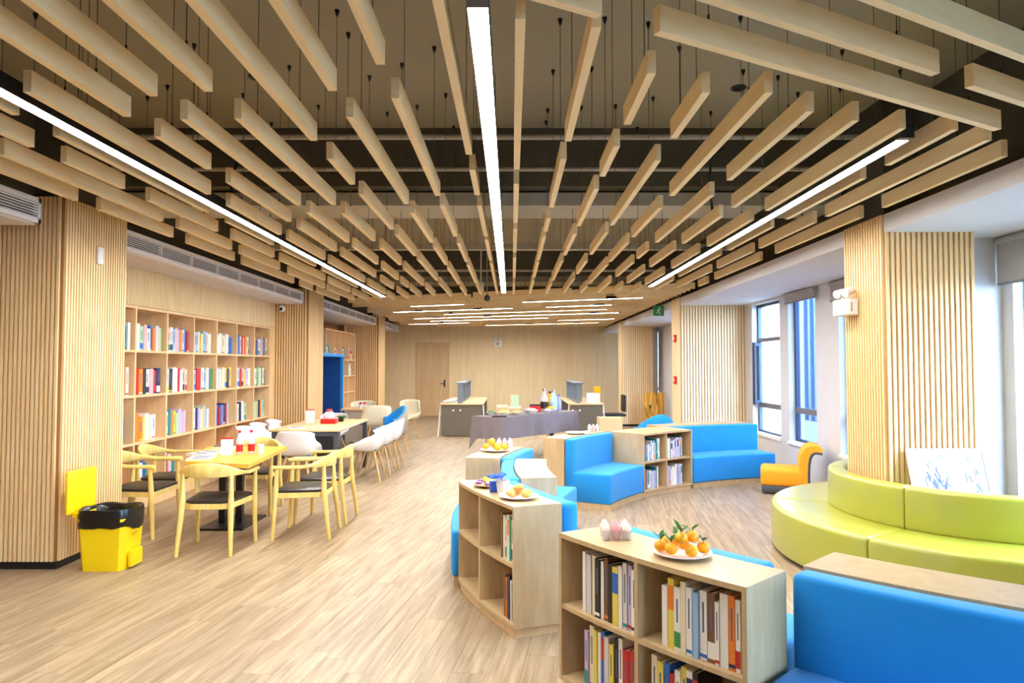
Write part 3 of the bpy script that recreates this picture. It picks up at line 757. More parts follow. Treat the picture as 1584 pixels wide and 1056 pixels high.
def ring_books(r_spine, a_from, a_to, z, outward, where, group, pal, r, hs=(0.19, 0.27), ts=(0.016, 0.036), depth=0.17, cols=None, lean_last=0.0):
    """books standing on a ring shelf between two angles, spines at radius r_spine"""
    sg = 1 if a_to > a_from else -1
    a = a_from; i = 0
    while True:
        t = r.uniform(*ts)
        da = math.degrees(t / (r_spine - (0 if not outward else depth*0.0) if not outward else r_spine - depth))
        if sg*(a + sg*da - a_to) > 0: break
        ac = a + sg*da/2
        rz = math.radians(ac) - math.pi/2 if outward else math.radians(ac) + math.pi/2
        i += 1
        c = cols[(i-1) % len(cols)] if cols else r.choice(pal)
        h = r.uniform(*hs)
        book(pol(r_spine + r.uniform(-0.008, 0.002), ac, z), rz, t*0.96, depth + r.uniform(-0.02, 0.01), h, c, r.choice((0, 0, 0, 3, 3, 2, 1)),
             '%s book, %s along the row, %s' % (c, ORD[i], where), group, 0.0, r.choice(['red', 'blue', 'orange', 'green', 'navy', 'black', 'teal', 'white']))
        a += sg*da
    return a
r = random.Random(21)
z_lo, z_hi = 0.0785, 0.4255
ring_books(4.625, 211.0, 215.55, z_hi, True, 'upper gap-side bay below the oranges', 'books in the nearest curved bookshelf', NEAR, r,
           hs=(0.25, 0.295), ts=(0.02, 0.042), cols=['white', 'pale grey', 'cream', 'black', 'white', 'brown', 'black', 'yellow', 'white', 'pale grey', 'lilac', 'white', 'brown'])
ring_books(4.625, 217.1, 221.9, z_hi, True, 'upper sofa-side bay below the oranges', 'books in the nearest curved bookshelf', NEAR, r,
           hs=(0.24, 0.29), ts=(0.018, 0.038), cols=['white', 'yellow', 'white', 'cream', 'white', 'pale blue', 'white', 'brown', 'white', 'white', 'orange', 'white', 'white', 'orange', 'pale blue', 'cream', 'white'])
ring_books(4.625, 211.2, 215.55, z_lo, True, 'lower gap-side bay below the oranges', 'books in the nearest curved bookshelf', NEAR, r,
           hs=(0.25, 0.30), ts=(0.02, 0.04), cols=['lilac', 'cream', 'yellow', 'white', 'blue', 'pale grey', 'yellow', 'black', 'white', 'red', 'red'])
ring_books(4.625, 216.4, 219.4, z_lo, True, 'lower sofa-side bay below the oranges', 'books in the nearest curved bookshelf', NEAR, r,
           hs=(0.24, 0.29), cols=['cream', 'yellow', 'blue', 'red', 'white', 'yellow', 'white', 'black'])
ring_books(4.63, 198.5, 200.95, z_hi, True, 'upper shelf under the pastries', 'books in the pastries bookshelf', NEAR, r, hs=(0.24, 0.27), ts=(0.02, 0.03), cols=['brown', 'white', 'cream', 'white', 'green', 'white', 'brown'])
ring_books(4.63, 198.9, 200.95, z_lo, True, 'lower shelf under the pastries', 'books in the pastries bookshelf', NEAR, r, hs=(0.22, 0.26), ts=(0.018, 0.026), cols=['brown', 'orange', 'black', 'navy', 'white', 'navy'])
ring_books(4.60, 194.2, 194.92, z_lo, True, 'far bay under the bananas', 'books in the pastries bookshelf', NEAR, r, hs=(0.2, 0.22), ts=(0.02, 0.028), cols=['pale blue', 'white'])
for lo, hi, z, where in ((134.8, 130.6, z_hi, 'upper sofa-end bay, open nook bookshelf'), (128.2, 124.0, z_hi, 'upper window-end bay, open nook bookshelf'),
                         (134.6, 131.0, z_lo, 'lower sofa-end bay, open nook bookshelf'), (128.2, 123.8, z_lo, 'lower window-end bay, open nook bookshelf')):
    ring_books(3.83, lo, hi, z, False, where, 'books in the open nook bookshelf', ['white', 'lilac', 'pale blue', 'white', 'pale grey', 'teal', 'white', 'lilac'], r, hs=(0.2, 0.27), ts=(0.018, 0.03))

# ---- green bench round the near column
GC = (3.87, 5.68)
labs = ['green leather bench segment curving behind the slatted column', 'green leather bench segment at its rounded outer side, nearest the orange chair',
        'green leather bench segment in front of the leaning picture']
for (a0, a1), lab in zip(((104.8, 158.0), (158.2, 211.4), (211.6, 262.0)), labs):
    am = math.radians((a0+a1)/2)
    o = root('curved_bench', (GC[0]+1.35*math.cos(am), GC[1]+1.35*math.sin(am), 0), lab, 'bench', 'green curved bench segments')
    soft_arc(MB(), 1.10, 1.62, a0, a1, 0.02, 0.40, 0.035, n=20, c=GC, end=0.012).build('seat', 'green_leather', o, smooth=50)
    soft_arc(MB(), 1.0, 1.145, a0, a1, 0.39, 0.71, 0.03, n=20, c=GC, end=0.012).build('backrest', 'green_leather', o, smooth=50)
    arc_box(MB(), 1.12, 1.58, a0+0.3, a1-0.3, 0, 0.02, 16, c=GC).build('plinth', 'black_plastic', o)
# ================================================================== TALL BOOKCASE AND ITS BOOKS
bc = root('bookcase', (-4.35, 9.1, 0), 'tall built-in oak bookcase between the slatted columns', 'bookcase')
POST = [6.36, 6.84, 7.53, 8.22, 8.91, 9.60, 10.30, 11.0, 11.70]
SH = [0.08, 0.22, 0.74, 1.265, 1.765, 2.25]
MB().box(XL+0.002, XL+0.02, 6.36, 11.72, 0, 2.265).build('back_panel', 'veneer_case', bc)
for y in POST: MB().box(XL+0.02, BX, y-0.014, y+0.014, 0, 2.235).build('upright', 'veneer_case', bc)
for i in range(len(SH)):
    z = SH[i]
    if i == len(SH)-1: MB().box(XL+0.02, BX+0.001, 6.346, 11.714, z-0.015, z+0.015).build('top_panel', 'veneer_case', bc)
    elif i > 0:
        for j in range(len(POST)-1): MB().box(XL+0.02, BX-0.003, POST[j]+0.014, POST[j+1]-0.014, z-0.013, z+0.013).build('shelf', 'veneer_case', bc)
MB().box(XL+0.02, BX-0.004, 6.36, 11.71, 0, 0.20).build('plinth', 'veneer_case', bc)
MB().box(XL+0.02, BX, 11.715, 11.93, 0, 2.265).build('filler_panel', 'slat_wood', bc)
r = random.Random(5)
rowname = {4: 'top shelf', 3: 'second shelf down', 2: 'third shelf down', 1: 'lowest shelf'}
def case_books(row, bay, f0, f1, tmin, tmax, hmin, hmax, pal, lean=0):
    z = SH[row] + 0.0132; y0 = POST[bay] + 0.016; y1 = POST[bay+1] - 0.016
    y = y0 + (y1-y0)*f0; end = y0 + (y1-y0)*f1; i = 0
    while True:
        t = r.uniform(tmin, tmax)
        if y + t > end: break
        i += 1; c = r.choice(pal); h = r.uniform(hmin, hmax)
        book((BX - 0.035 - r.uniform(0, 0.02), y + t/2, z), -math.pi/2, t*0.96, r.uniform(0.16, 0.2), h, c, r.choice((0, 0, 0, 3, 3, 2)),
             '%s book, %s in its row, %s, %s bay from the yellow bin' % (c, ORD[i], rowname[row], ORD[bay]), 'books in the tall bookcase', 0,
             r.choice(['blue', 'red', 'white', 'navy', 'green', 'yellow', 'black']))
        y += t
for bay in range(1, 8):
    case_books(4, bay, 0.5 if bay == 1 else 0.02 if bay != 7 else 0.1, r.uniform(0.9, 0.99), 0.046, 0.082, 0.25, 0.30, PALE)
    case_books(3, bay, 0.45 if bay == 1 else 0.0, r.uniform(0.93, 1.0), 0.046, 0.084, 0.27, 0.31, PALE)
    case_books(2, bay, 0.4 if bay == 1 else 0.03, r.uniform(0.78, 0.96), 0.046, 0.082, 0.26, 0.31, PALE)
for bay, f0, f1 in ((1, 0.0, 0.8), (2, 0.1, 0.6), (3, 0.0, 0.5)): case_books(1, bay, f0, f1, 0.04, 0.07, 0.25, 0.3, ['red', 'green', 'white', 'blue', 'pink', 'teal'])

# ---- bookcase and blue booth in the next bay
b2 = root('bookcase', (-4.38, 16.5, 0), 'oak bookcase partly hidden by the blue booth', 'bookcase')
B2X = -4.12
MB().box(XL+0.002, XL+0.02, 15.12, 17.94, 0, 2.45).build('back_panel', 'veneer_case', b2)
P2 = [15.14, 15.84, 16.54, 17.24, 17.92]
for y in P2: MB().box(XL+0.02, B2X, y-0.014, y+0.014, 0, 2.42).build('upright', 'veneer_case', b2)
for z in (0.1, 0.55, 0.95, 1.35, 1.75, 2.43): MB().box(XL+0.02, B2X+0.001, 15.126, 17.934, z-0.014, z+0.014).build('shelf', 'veneer_case', b2)
for z, nm in ((1.35, 'head-height'), (1.75, 'highest')):
    for bay in range(4):
        y = P2[bay] + 0.03
        for i in range(r.choice((3, 4))):
            t = r.uniform(0.07, 0.11)
            c = r.choice(['white', 'white', 'pale grey', 'lilac', 'cream', 'teal', 'orange'])
            book((B2X-0.03, y+t/2, z+0.0142), -math.pi/2, t*0.95, 0.18, r.uniform(0.24, 0.32), c, r.choice((0, 1, 2)),
                 '%s book, %s in its row, %s shelf, %s bay behind the blue booth' % (c, ORD[i+1], nm, ORD[bay+1]), 'books behind the blue booth', 0, 'red')
            y += t
bt = root('reading_booth', (-4.1, 14.2, 0), 'tall dark blue padded reading booth with a pale frame', 'booth')
MB().box(-4.55, -3.72, 13.3, 13.36, 0, 1.85).build('side_panel', 'white_paint', bt)
MB().box(-4.55, -3.72, 15.04, 15.1, 0, 1.85).build('side_panel', 'blue_fabric', bt)
MB().rbox(-4.58, -4.5, 13.36, 15.04, 0.0, 1.80, 0.01).build('back_panel', 'blue_dark', bt)
MB().rbox(-4.5, -3.76, 14.98, 15.04, 0.02, 1.78, 0.015).build('side_padding', 'blue_dark', bt)
MB().box(-4.58, -3.70, 13.3, 15.1, 1.80, 1.86).build('roof_panel', 'blue_fabric', bt)
MB().rbox(-4.5, -3.85, 13.37, 14.97, 0.02, 0.45, 0.03).build('seat', 'blue_fabric', bt, smooth=50)
o = MB().rbox(-4.3, -4.15, 14.55, 14.9, 0.455, 0.78, 0.06).build('cushion', 'red_plastic', smooth=60); tag(o, 'red cushion leaning in the blue booth', 'cushion'); at_base(o, (-4.22, 14.72, 0.455))
lc = root('bookcase', (-4.3, 20.2, 0), 'low oak bookcase beside the far door', 'bookcase')
MB().box(XL+0.005, XL+0.02, 19.2, 21.4, 0, 1.2).build('back_panel', 'veneer_case', lc)
for y in (19.22, 19.76, 20.3, 20.84, 21.38): MB().box(XL+0.02, -4.0, y-0.015, y+0.015, 0, 1.19).build('upright', 'veneer_case', lc)
for z in (0.06, 0.45, 0.82, 1.2): MB().box(XL+0.02, -3.99, 19.2, 21.4, z-0.015, z+0.015).build('shelf', 'veneer_case', lc)

# ================================================================== CHAIRS
def ribbon(pts, hts, th, b=None, m=0):
    """standing band along a path; hts = heights; centred on the path"""
    b = b or MB(); rings = []
    n = len(pts)
    for i, p in enumerate(pts):
        p = Vector(p); q0 = Vector(pts[max(0, i-1)]); q1 = Vector(pts[min(n-1, i+1)]); t = (q1-q0); t.z = 0; t.normalize(); s = Vector((t.y, -t.x, 0))
        h = hts[i]/2; c = min(0.008, h*0.4); w = th[i]/2 if hasattr(th, '__len__') else th/2
        prof = [(-w, -h+c), (-w+c, -h), (w-c, -h), (w, -h+c), (w, h-c), (w-c, h), (-w+c, h), (-w, h-c)]
        rings.append(b.verts([p + s*a + Vector((0, 0, z)) for a, z in prof]))
    for i in range(n-1):
        for k in range(8):
            k2 = (k+1) % 8; b.face((rings[i]+k, rings[i]+k2, rings[i+1]+k2, rings[i+1]+k), m)
    b.face([rings[0]+k for k in range(8)], m); b.face([rings[-1]+k for k in reversed(range(8))], m)
    return b
def wood_chair():
    o = root('dining_chair', (0, 0, 0))
    # faces +y; seat 0.45
    poly = []
    hw, fd, bd = 0.245, 0.235, -0.225
    seat = [(-hw, fd-0.03), (-hw+0.03, fd), (hw-0.03, fd), (hw, fd-0.03), (hw-0.02, 0), (0.2, bd+0.05), (0.13, bd), (-0.13, bd), (-0.2, bd+0.05), (-hw+0.02, 0)]
    sf_ = MB().prism(seat, 0.385, 0.43).build('seat_frame', 'chair_wood', o)
    cu = MB(); a = cu.verts([(x*0.96, y*0.96, 0.43) for x, y in seat]); b_ = cu.verts([(x*0.97, y*0.97, 0.452) for x, y in seat]); c = cu.verts([(x*0.88, y*0.88, 0.463) for x, y in seat])
    k = len(seat)
    for i in range(k):
        j = (i+1) % k; cu.face((a+i, a+j, b_+j, b_+i)); cu.face((b_+i, b_+j, c+j, c+i))
    cu.face([c+i for i in range(k)])
    cu.build('seat_cushion', 'seat_black', sf_, smooth=40)
    for s in (-1, 1):
        MB().tube([(s*0.262, 0.235, 0), (s*0.256, 0.218, 0.3), (s*0.256, 0.209, 0.45), (s*0.264, 0.2, 0.655)], [0.016, 0.022, 0.024, 0.017], 10).build('leg', 'chair_wood', o, smooth=50)
        MB().tube([(s*0.225, -0.275, 0), (s*0.21, -0.236, 0.3), (s*0.203, -0.218, 0.45), (s*0.207, -0.215, 0.68)], [0.016, 0.023, 0.025, 0.017], 10).build('leg', 'chair_wood', o, smooth=50)
    pts, hts, ths = [], [], []
    N = 28
    for i in range(N+1):
        f = i/N; u = abs(f-0.5)*2         # 0 at the middle of the back, 1 at the arm tips
        sx = -1 if f < 0.5 else 1
        th = (1-u)                           # path: arm forward part then quarter ellipse
        if u > 0.62: x = sx*(0.272 - 0.006*(u-0.62)/0.38); y = -0.03 + (u-0.62)/0.38*0.27; z = 0.668 + 0.006*(1-u)
        else:
            t = u/0.62*math.pi/2; x = sx*0.272*math.sin(t); y = -0.03 - 0.235*math.cos(t); z = 0.674 + 0.045*math.cos(t)**1.5
        pts.append((x, y, z)); 
        k2 = math.cos(min(1, u/0.5)*math.pi/2)
        hts.append(0.03 + 0.098*k2**1.2); ths.append(0.05 - 0.024*k2)
    ribbon(pts, hts, ths).build('back_rail', 'chair_wood', o, smooth=45)
    return o
wc = wood_chair()
CH = [((-2.6, 6.06), 2, 'pale wood armchair with its back to the camera at the near table end'),
      ((-3.55, 6.62), -90, 'pale wood armchair beside the yellow bin, back to the bookcase'),
      ((-3.62, 7.22), -84, 'pale wood armchair behind the one beside the bin, back to the bookcase'),
      ((-2.86, 7.62), 180, 'pale wood armchair at the far end of the wooden table'),
      ((-1.97, 6.58), 92, 'pale wood armchair nearest the aisle with its side to the camera'),
      ((-1.95, 7.2), 88, 'pale wood armchair tucked behind the one nearest the aisle')]
for i, ((x, y), rz, lab) in enumerate(CH):
    o = wc if i == 0 else copy_tree(wc)
    o.location = (x, y, 0); o.rotation_euler = (0, 0, math.radians(rz)); tag(o, lab, 'chair', 'pale wood armchairs round the wooden table')
# moulded shell chairs
def shell(name, sm, lm, hback=0.77, arms=0.2, w=0.27, fab=None):
    o = root(name, (0, 0, 0))
    prof = [(0.235, 0.435), (0.17, 0.445), (0.05, 0.43), (-0.08, 0.425), (-0.16, 0.445), (-0.205, 0.5), (-0.23, 0.58), (-0.25, 0.68), (-0.27, hback)]
    nu = 12; g = []; b = MB()
    for i, (y, z) in enumerate(prof):
        f = i/(len(prof)-1); row = []
        for j in range(nu+1):
            u = j/nu*2-1; au = abs(u)
            ww = w*(0.9 + 0.1*math.sin(math.pi*min(1, f*1.3)))
            x = ww*math.sin(u*math.pi/2*0.96)
            rise = arms*max(0, (au-0.45)/0.55)**1.6 * math.sin(math.pi*min(1, max(0, (f-0.02)/0.9)))**0.8 if f < 0.95 else 0
            fw = 0.16*au**2.2*max(0, (f-0.5)/0.5)
            drop = -0.05*au**3*max(0, (f-0.75)/0.25)
            row.append((x, y+fw, z+rise+drop))
        g.append(b.verts(row))
    for i in range(len(g)-1):
        for j in range(nu): b.face((g[i]+j, g[i]+j+1, g[i+1]+j+1, g[i+1]+j))
    s = b.build('shell', sm, o, smooth=180)
    md = s.modifiers.new('thick', 'SOLIDIFY'); md.thickness = 0.016; md.offset = 0
    md = s.modifiers.new('round', 'SUBSURF'); md.levels = 1; md.render_levels = 1
    for sx in (-1, 1):
        for yy, y2 in ((0.14, 0.235), (-0.12, -0.235)):
            MB().tube([(sx*0.235, y2, 0), (sx*0.12, yy, 0.425)], [0.011, 0.017], 8).build('leg', lm, o, smooth=50)
    MB().tube([(-0.13, 0.14, 0.405), (0.13, 0.14, 0.405)], 0.011, 6).tube([(-0.13, -0.12, 0.405), (0.13, -0.12, 0.405)], 0.011, 6).build('leg_brace', lm, o)
    if fab: MB().rbox(-0.19, 0.19, -0.16, 0.19, 0.437, 0.475, 0.016).build('seat_pad', fab, o, smooth=50)
    return o
ws = shell('shell_chair', 'white_shell', 'leg_wood', fab='blue_fabric')
SC = [((-2.8, 9.02), 0, 'white shell chair with its back to the camera at the pale table end'),
      ((-3.55, 9.55), -90, 'white shell chair on the bookcase side of the pale table, nearest one'),
      ((-3.58, 10.12), -90, 'white shell chair on the bookcase side of the pale table, middle one'),
      ((-3.55, 10.7), -90, 'white shell chair on the bookcase side of the pale table, farthest one'),
      ((-2.03, 9.62), 90, 'white shell chair on the aisle side of the pale table, nearest one'),
      ((-2.0, 10.22), 90, 'white shell chair on the aisle side of the pale table, middle one'),
      ((-1.97, 10.82), 90, 'white shell chair on the aisle side of the pale table, farthest one')]
for i, ((x, y), rz, lab) in enumerate(SC):
    o = ws if i == 0 else copy_tree(ws)
    o.location = (x, y, 0); o.rotation_euler = (0, 0, math.radians(rz)); tag(o, lab, 'chair', 'white shell chairs round the pale table')
lsh = shell('shell_chair', 'lilac_shell', 'leg_wood', hback=0.8, arms=0.12); lsh.location = (-3.05, 11.55, 0); lsh.rotation_euler = (0, 0, math.radians(175)); tag(lsh, 'grey-lilac shell chair at the far end of the pale table', 'chair')
cs = shell('tub_chair', 'cream_fabric', 'leg_wood', hback=0.86, arms=0.16, w=0.3)
for i, ((x, y), rz, lab) in enumerate((((-3.2, 14.55), 178, 'cream tub chair facing the camera at the far table'), ((-2.62, 13.3), 10, 'beige tub chair with its back to the camera at the far table'),
                                       ((-2.35, 15.1), 150, 'cream tub chair farthest along beside the far bookcase'))):
    o = cs if i == 0 else copy_tree(cs)
    o.location = (x, y, 0); o.rotation_euler = (0, 0, math.radians(rz)); tag(o, lab, 'chair', 'cream tub chairs at the far table')
bg_ = root('tub_chair', (0, 0, 0))
def tub(o, inner, outer, lm):
    # curved arms-and-back band with a thick seat
    N = 24; pts = []; hts = []; 
    for i in range(N+1):
        f = i/N; t = math.radians(-20 - 140*f*0 ) 
    b = MB(); bo = MB()
    pi_, po_, h_i = [], [], []
    for i in range(N+1):
        t = math.radians(200 + (340-200)*i/N) if False else math.radians(170 + 200*i/N)
        x, y = 0.30*math.cos(t), 0.27*math.sin(t)
        u = abs(i/N - 0.5)*2
        top = 0.86 - 0.22*min(1, u*1.15)**1.6
        pi_.append((x*0.93, y*0.93, (top+0.36)/2)); po_.append((x*1.06, y*1.06, (top+0.34)/2)); h_i.append((top-0.36, top-0.36-0.0))
    ribbon(pi_, [h[0] for h in h_i], 0.05, b).build('inner_back', inner, o, smooth=50)
    ribbon(po_, [h[1]-0.02 for h in h_i], 0.035, bo).build('outer_shell', outer, o, smooth=50)
    MB().rbox(-0.25, 0.25, -0.2, 0.27, 0.34, 0.46, 0.03).build('seat', inner, o, smooth=50)
    for sx in (-1, 1):
        for yy in (-1, 1): MB().tube([(sx*0.27, yy*0.25, 0), (sx*0.2, yy*0.17, 0.345)], [0.012, 0.02], 8).build('leg', lm, o, smooth=50)
tub(bg_, 'blue_fabric', 'grey_fabric', 'leg_wood')
bg_.location = (-2.25, 12.75, 0); bg_.rotation_euler = (0, 0, math.radians(118)); tag(bg_, 'blue tub chair with a grey outer shell beside the aisle', 'chair', 'blue and grey tub chairs')
o = root('tub_chair', (0, 0, 0)); tub(o, 'blue_fabric', 'blue_fabric', 'leg_wood'); o.location = (2.2, 10.75, 0); o.rotation_euler = (0, 0, math.radians(20)); tag(o, 'blue tub chair standing behind the open nook bookshelf', 'chair', 'blue and grey tub chairs')

# ================================================================== TABLES
def ped_table():
    o = root('dining_table', (-2.7, 6.7, 0), 'honey wood table on a black pedestal with bottles and magazines', 'table')
    R = Matrix.Rotation(math.radians(-3), 3, 'Z')
    MB().prism([(-2.92, 6.13), (-2.28, 5.94), (-2.38, 7.28), (-3.22, 7.28)], 0.715, 0.75).build('table_top', 'table_wood', o)
    for x in (-2.93, -2.76): MB().box(x-0.032, x+0.032, 6.98-0.032, 6.98+0.032, 0.02, 0.715).build('post', 'black_metal', o)
    MB().box(-3.06, -2.62, 6.70, 7.34, 0, 0.02).build('base_plate', 'black_metal', o)
    MB().box(-3.0, -2.6, 6.5, 7.15, 0.70, 0.715).build('mounting_plate', 'black_metal', o)
ped_table()
def frame_table():
    o = root('work_table', (-2.78, 10.1, 0), 'long pale wood table with a charcoal steel frame', 'table')
    x0, x1, y0, y1 = -3.25, -2.3, 9.15, 11.05
    MB().rbox(x0, x1, y0, y1, 0.72, 0.75, 0.01).build('table_top', 'table_pale', o, smooth=40)
    for x in (x0+0.03, x1-0.09):
        for y in (y0+0.03, y1-0.09): MB().box(x, x+0.06, y, y+0.06, 0, 0.72).build('leg', 'charcoal', o)
    MB().box(x0+0.09, x1-0.09, y0+0.04, y0+0.07, 0.66, 0.72).build('apron', 'charcoal', o); MB().box(x0+0.09, x1-0.09, y1-0.07, y1-0.04, 0.66, 0.72).build('apron', 'charcoal', o)
    MB().box(x0+0.52, x1-0.06, y0+0.24, y0+0.27, 0.22, 0.70).build('modesty_panel', 'seat_black', o)
frame_table()
def far_table():
    o = root('work_table', (-2.95, 14.0, 0), 'beige far table beside the booth with small cups on it', 'table')
    MB().rbox(-3.4, -2.6, 13.55, 14.35, 0.72, 0.75, 0.01).build('table_top', 'table_pale', o)
    MB().box(-3.3, -2.7, 13.6, 13.63, 0.1, 0.72).build('modesty_panel', 'grey_fabric', o)
    for x in (-3.36, -2.68):
        for y in (13.58, 14.27): MB().box(x, x+0.04, y, y+0.04, 0, 0.72).build('leg', 'charcoal', o)
far_table()
def desk(x0, x1, label, y0=15.5, y1=18.6, fx=0):
    o = root('computer_desk', ((x0+x1)/2, (y0+y1)/2, 0), label, 'desk', 'long computer desks by the far wall')
    MB().rbox(x0-0.03, x1+0.03, y0-0.03, y1, 0.72, 0.755, 0.008).build('desk_top', 'table_pale', o)
    ep = MB().box(x0, x1, y0, y0+0.03, 0.03, 0.72).build('end_panel', 'desk_grey', o); MB().box(x0, x1, y1-0.05, y1-0.02, 0.03, 0.72).build('end_panel', 'desk_grey', o)
    for sx, ang in ((x0-0.02, -0.06), (x1+0.02, 0.06)):
        MB().tube([(sx+ang, y0+0.05, 0), (sx, y0+0.05, 0.72)], 0.018, 8).build('leg', 'white_paint', o)
    xm = (x0+x1)/2 + fx
    MB().box(xm-0.1, xm+0.0, y0+0.05, y1-0.2, 0.755, 0.80).build('screen_rail', 'desk_blue_grey', o)
    MB().box(xm-0.14, xm+0.06, y0+0.03, y1-0.2, 1.2, 1.225).build('screen_shelf', 'desk_blue_grey', o)
    for k in range(5):
        y = y0+0.05 + k*(y1-y0-0.28)/4; MB().box(xm-0.1, xm+0.03, y, y+0.05, 0.80, 1.2).build('screen_fin', 'desk_blue_grey', o)
    for x in (xm-0.04, xm+0.12): MB().tube([(x-0.15, y0-0.004, 0.6), (x-0.15, y0+0.001, 0.6)], 0.022, 10).build('grommet', 'white_plastic', ep)
    return o
desk(-1.6, -0.68, 'long grey-fronted computer desk nearer the far door')
desk(1.32, 2.05, 'long grey-fronted computer desk behind the buffet', fx=-0.12)
o = root('office_chair', (2.45, 16.3, 0), 'dark office chair beside the desk behind the buffet', 'chair')
MB().rbox(2.2, 2.68, 16.05, 16.5, 0.42, 0.48, 0.02).build('seat', 'black_plastic', o)
MB().rbox(2.62, 2.68, 16.05, 16.5, 0.52, 0.92, 0.02).build('backrest', 'black_plastic', o)
MB().tube([(2.44, 16.28, 0.05), (2.44, 16.28, 0.42)], 0.025, 8).build('stem', 'chrome', o)
MB().box(2.2, 2.7, 16.25, 16.31, 0.0, 0.05).box(2.42, 2.48, 16.03, 16.53, 0.0, 0.05).build('foot', 'black_plastic', o)

# buffet with a grey cloth
def buffet():
    A = Vector((-0.20, 11.25)); B = Vector((1.24, 13.0)); d = (B-A).normalized(); n = Vector((-d.y, d.x)); L = (B-A).length; W = 0.6
    c = A + d*L/2 + n*W/2
    o = root('folding_table', (c.x, c.y, 0), 'long folding table under the grey cloth', 'table')
    def P(s, t): q = A + d*s + n*t; return (q.x, q.y)
    MB().prism([P(0.02, 0.02), P(L-0.02, 0.02), P(L-0.02, W-0.02), P(0.02, W-0.02)], 0.71, 0.745).build('table_top', 'white_plastic', o)
    for s in (0.25, L-0.25):
        for t in (0.08, W-0.08):
            q = P(s, t); MB().tube([(q[0], q[1], 0), (q[0], q[1], 0.71)], 0.014, 8).build('leg', 'chrome', o)
    # cloth: top plus a hanging skirt with folds and long corners
    b = MB(); ring0, ring1, ring2 = [], [], []
    per = []
    for (s0, t0, s1, t1) in ((0, 0, L, 0), (L, 0, L, W), (L, W, 0, W), (0, W, 0, 0)):
        k = 40 if s0 != s1 else 14
        for i in range(k): per.append((s0+(s1-s0)*i/k, t0+(t1-t0)*i/k, i/k, k))
    top = []
    rows = 7
    for j in range(rows+1):
        f = j/rows; rr = []
        for s_, t_, u, k in per:
            cu = min(u, 1-u)*2                    # 0 at a corner
            corner = max(0, 1-cu*(4 if k == 40 else 1.6))
            drop = 0.36 + 0.2*corner**3
            out = 0.012 + f*(0.022 + 0.014*math.sin(s_*17+t_*23) + 0.0*corner + (0.035*math.sin((s_+t_)*60) if abs(s_-L*0.45) < 0.2 else 0))
            ss = s_ + (-out if s_ < 0.001 else out if s_ > L-0.001 else 0); tt = t_ + (-out if t_ < 0.001 else out if t_ > W-0.001 else 0)
            q = P(ss, tt); rr.append((q[0], q[1], 0.752 - drop*f))
        top.append(b.verts(rr))
    N = len(per)
    for j in range(rows):
        for i in range(N):
            i2 = (i+1) % N; b.face((top[j]+i, top[j]+i2, top[j+1]+i2, top[j+1]+i))
    b.face([top[0]+i for i in range(N)])
    cl = b.build('tablecloth', 'cloth_grey', smooth=35); tag(cl, 'crumpled grey cloth hanging over the long buffet table', 'tablecloth'); at_base(cl, (c.x, c.y, 0.752))
    return P, L, W
BP, BL, BWd = buffet()
# ================================================================== SINGLE PIECES
# yellow pedal bin, lid up against the column
bn = root('pedal_bin', (-3.2, 5.5, 0), 'yellow pedal bin with a black liner and its lid up', 'bin')
def taper(b, x0, x1, y0, y1, z0, z1, k, ch=0.03):
    cx_, cy_ = (x0+x1)/2, (y0+y1)/2
    def ring(s, z):
        a, c = (x1-x0)/2*s, (y1-y0)/2*s
        return b.verts([(cx_+x, cy_+y, z) for x, y in ((-a+ch,-c),(a-ch,-c),(a,-c+ch),(a,c-ch),(a-ch,c),(-a+ch,c),(-a,c-ch),(-a,-c+ch))])
    r0, r1 = ring(k, z0), ring(1, z1)
    for i in range(8):
        j = (i+1) % 8; b.face((r0+i, r0+j, r1+j, r1+i))
    b.face([r0+i for i in reversed(range(8))]); b.face([r1+i for i in range(8)])
    return b
bbody = taper(MB(), -3.40, -3.02, 5.36, 5.68, 0.0, 0.405, 0.86).build('body', 'bin_yellow', bn, smooth=25)
taper(MB(), -3.403, -3.017, 5.357, 5.683, 0.385, 0.406, 0.99).build('rim', 'bin_yellow', bbody)
lb = MB(); N = 28; rr_ = []
for lev, (sc, z) in enumerate(((1.0, 0.335), (1.07, 0.345), (1.09, 0.43), (1.05, 0.475), (0.92, 0.466), (0.88, 0.425))):
    pts = []
    for i in range(N):
        t = 2*math.pi*i/N; ct, st = math.cos(t), math.sin(t); p = 4.0
        q = (abs(ct)**p + abs(st)**p) ** (-1/p)
        wob = 1 + 0.012*math.sin(i*1.3+lev); zz = z - (0.035*max(0, math.sin(t*2+1)) + 0.006*math.sin(i*1.7) if lev < 2 else -0.005*math.sin(i*1.2+lev))
        pts.append((-3.21 + 0.195*q*ct*sc*wob, 5.52 + 0.165*q*st*sc*wob, zz))
    rr_.append(lb.verts(pts))
for a in range(len(rr_)-1):
    for i in range(N):
        j = (i+1) % N; lb.face((rr_[a]+i, rr_[a]+j, rr_[a+1]+j, rr_[a+1]+i))
lb.face([rr_[-1]+i for i in range(N)])
lb.build('liner_bag', 'black_bag', bn, smooth=60)
ld = MB(); R = Matrix.Rotation(math.radians(-8), 3, 'Y')
ld.rbox(-3.47, -3.435, 5.33, 5.69, 0.44, 0.78, 0.015)
ld = ld.build('lid', 'bin_yellow', bn, smooth=40)
MB().box(-3.45, -3.38, 5.40, 5.64, 0.41, 0.445).build('hinge', 'bin_yellow', ld)
MB().box(-3.025, -3.0, 5.44, 5.60, 0.02, 0.14).build('pedal', 'bin_yellow', bn)
mk = MB()
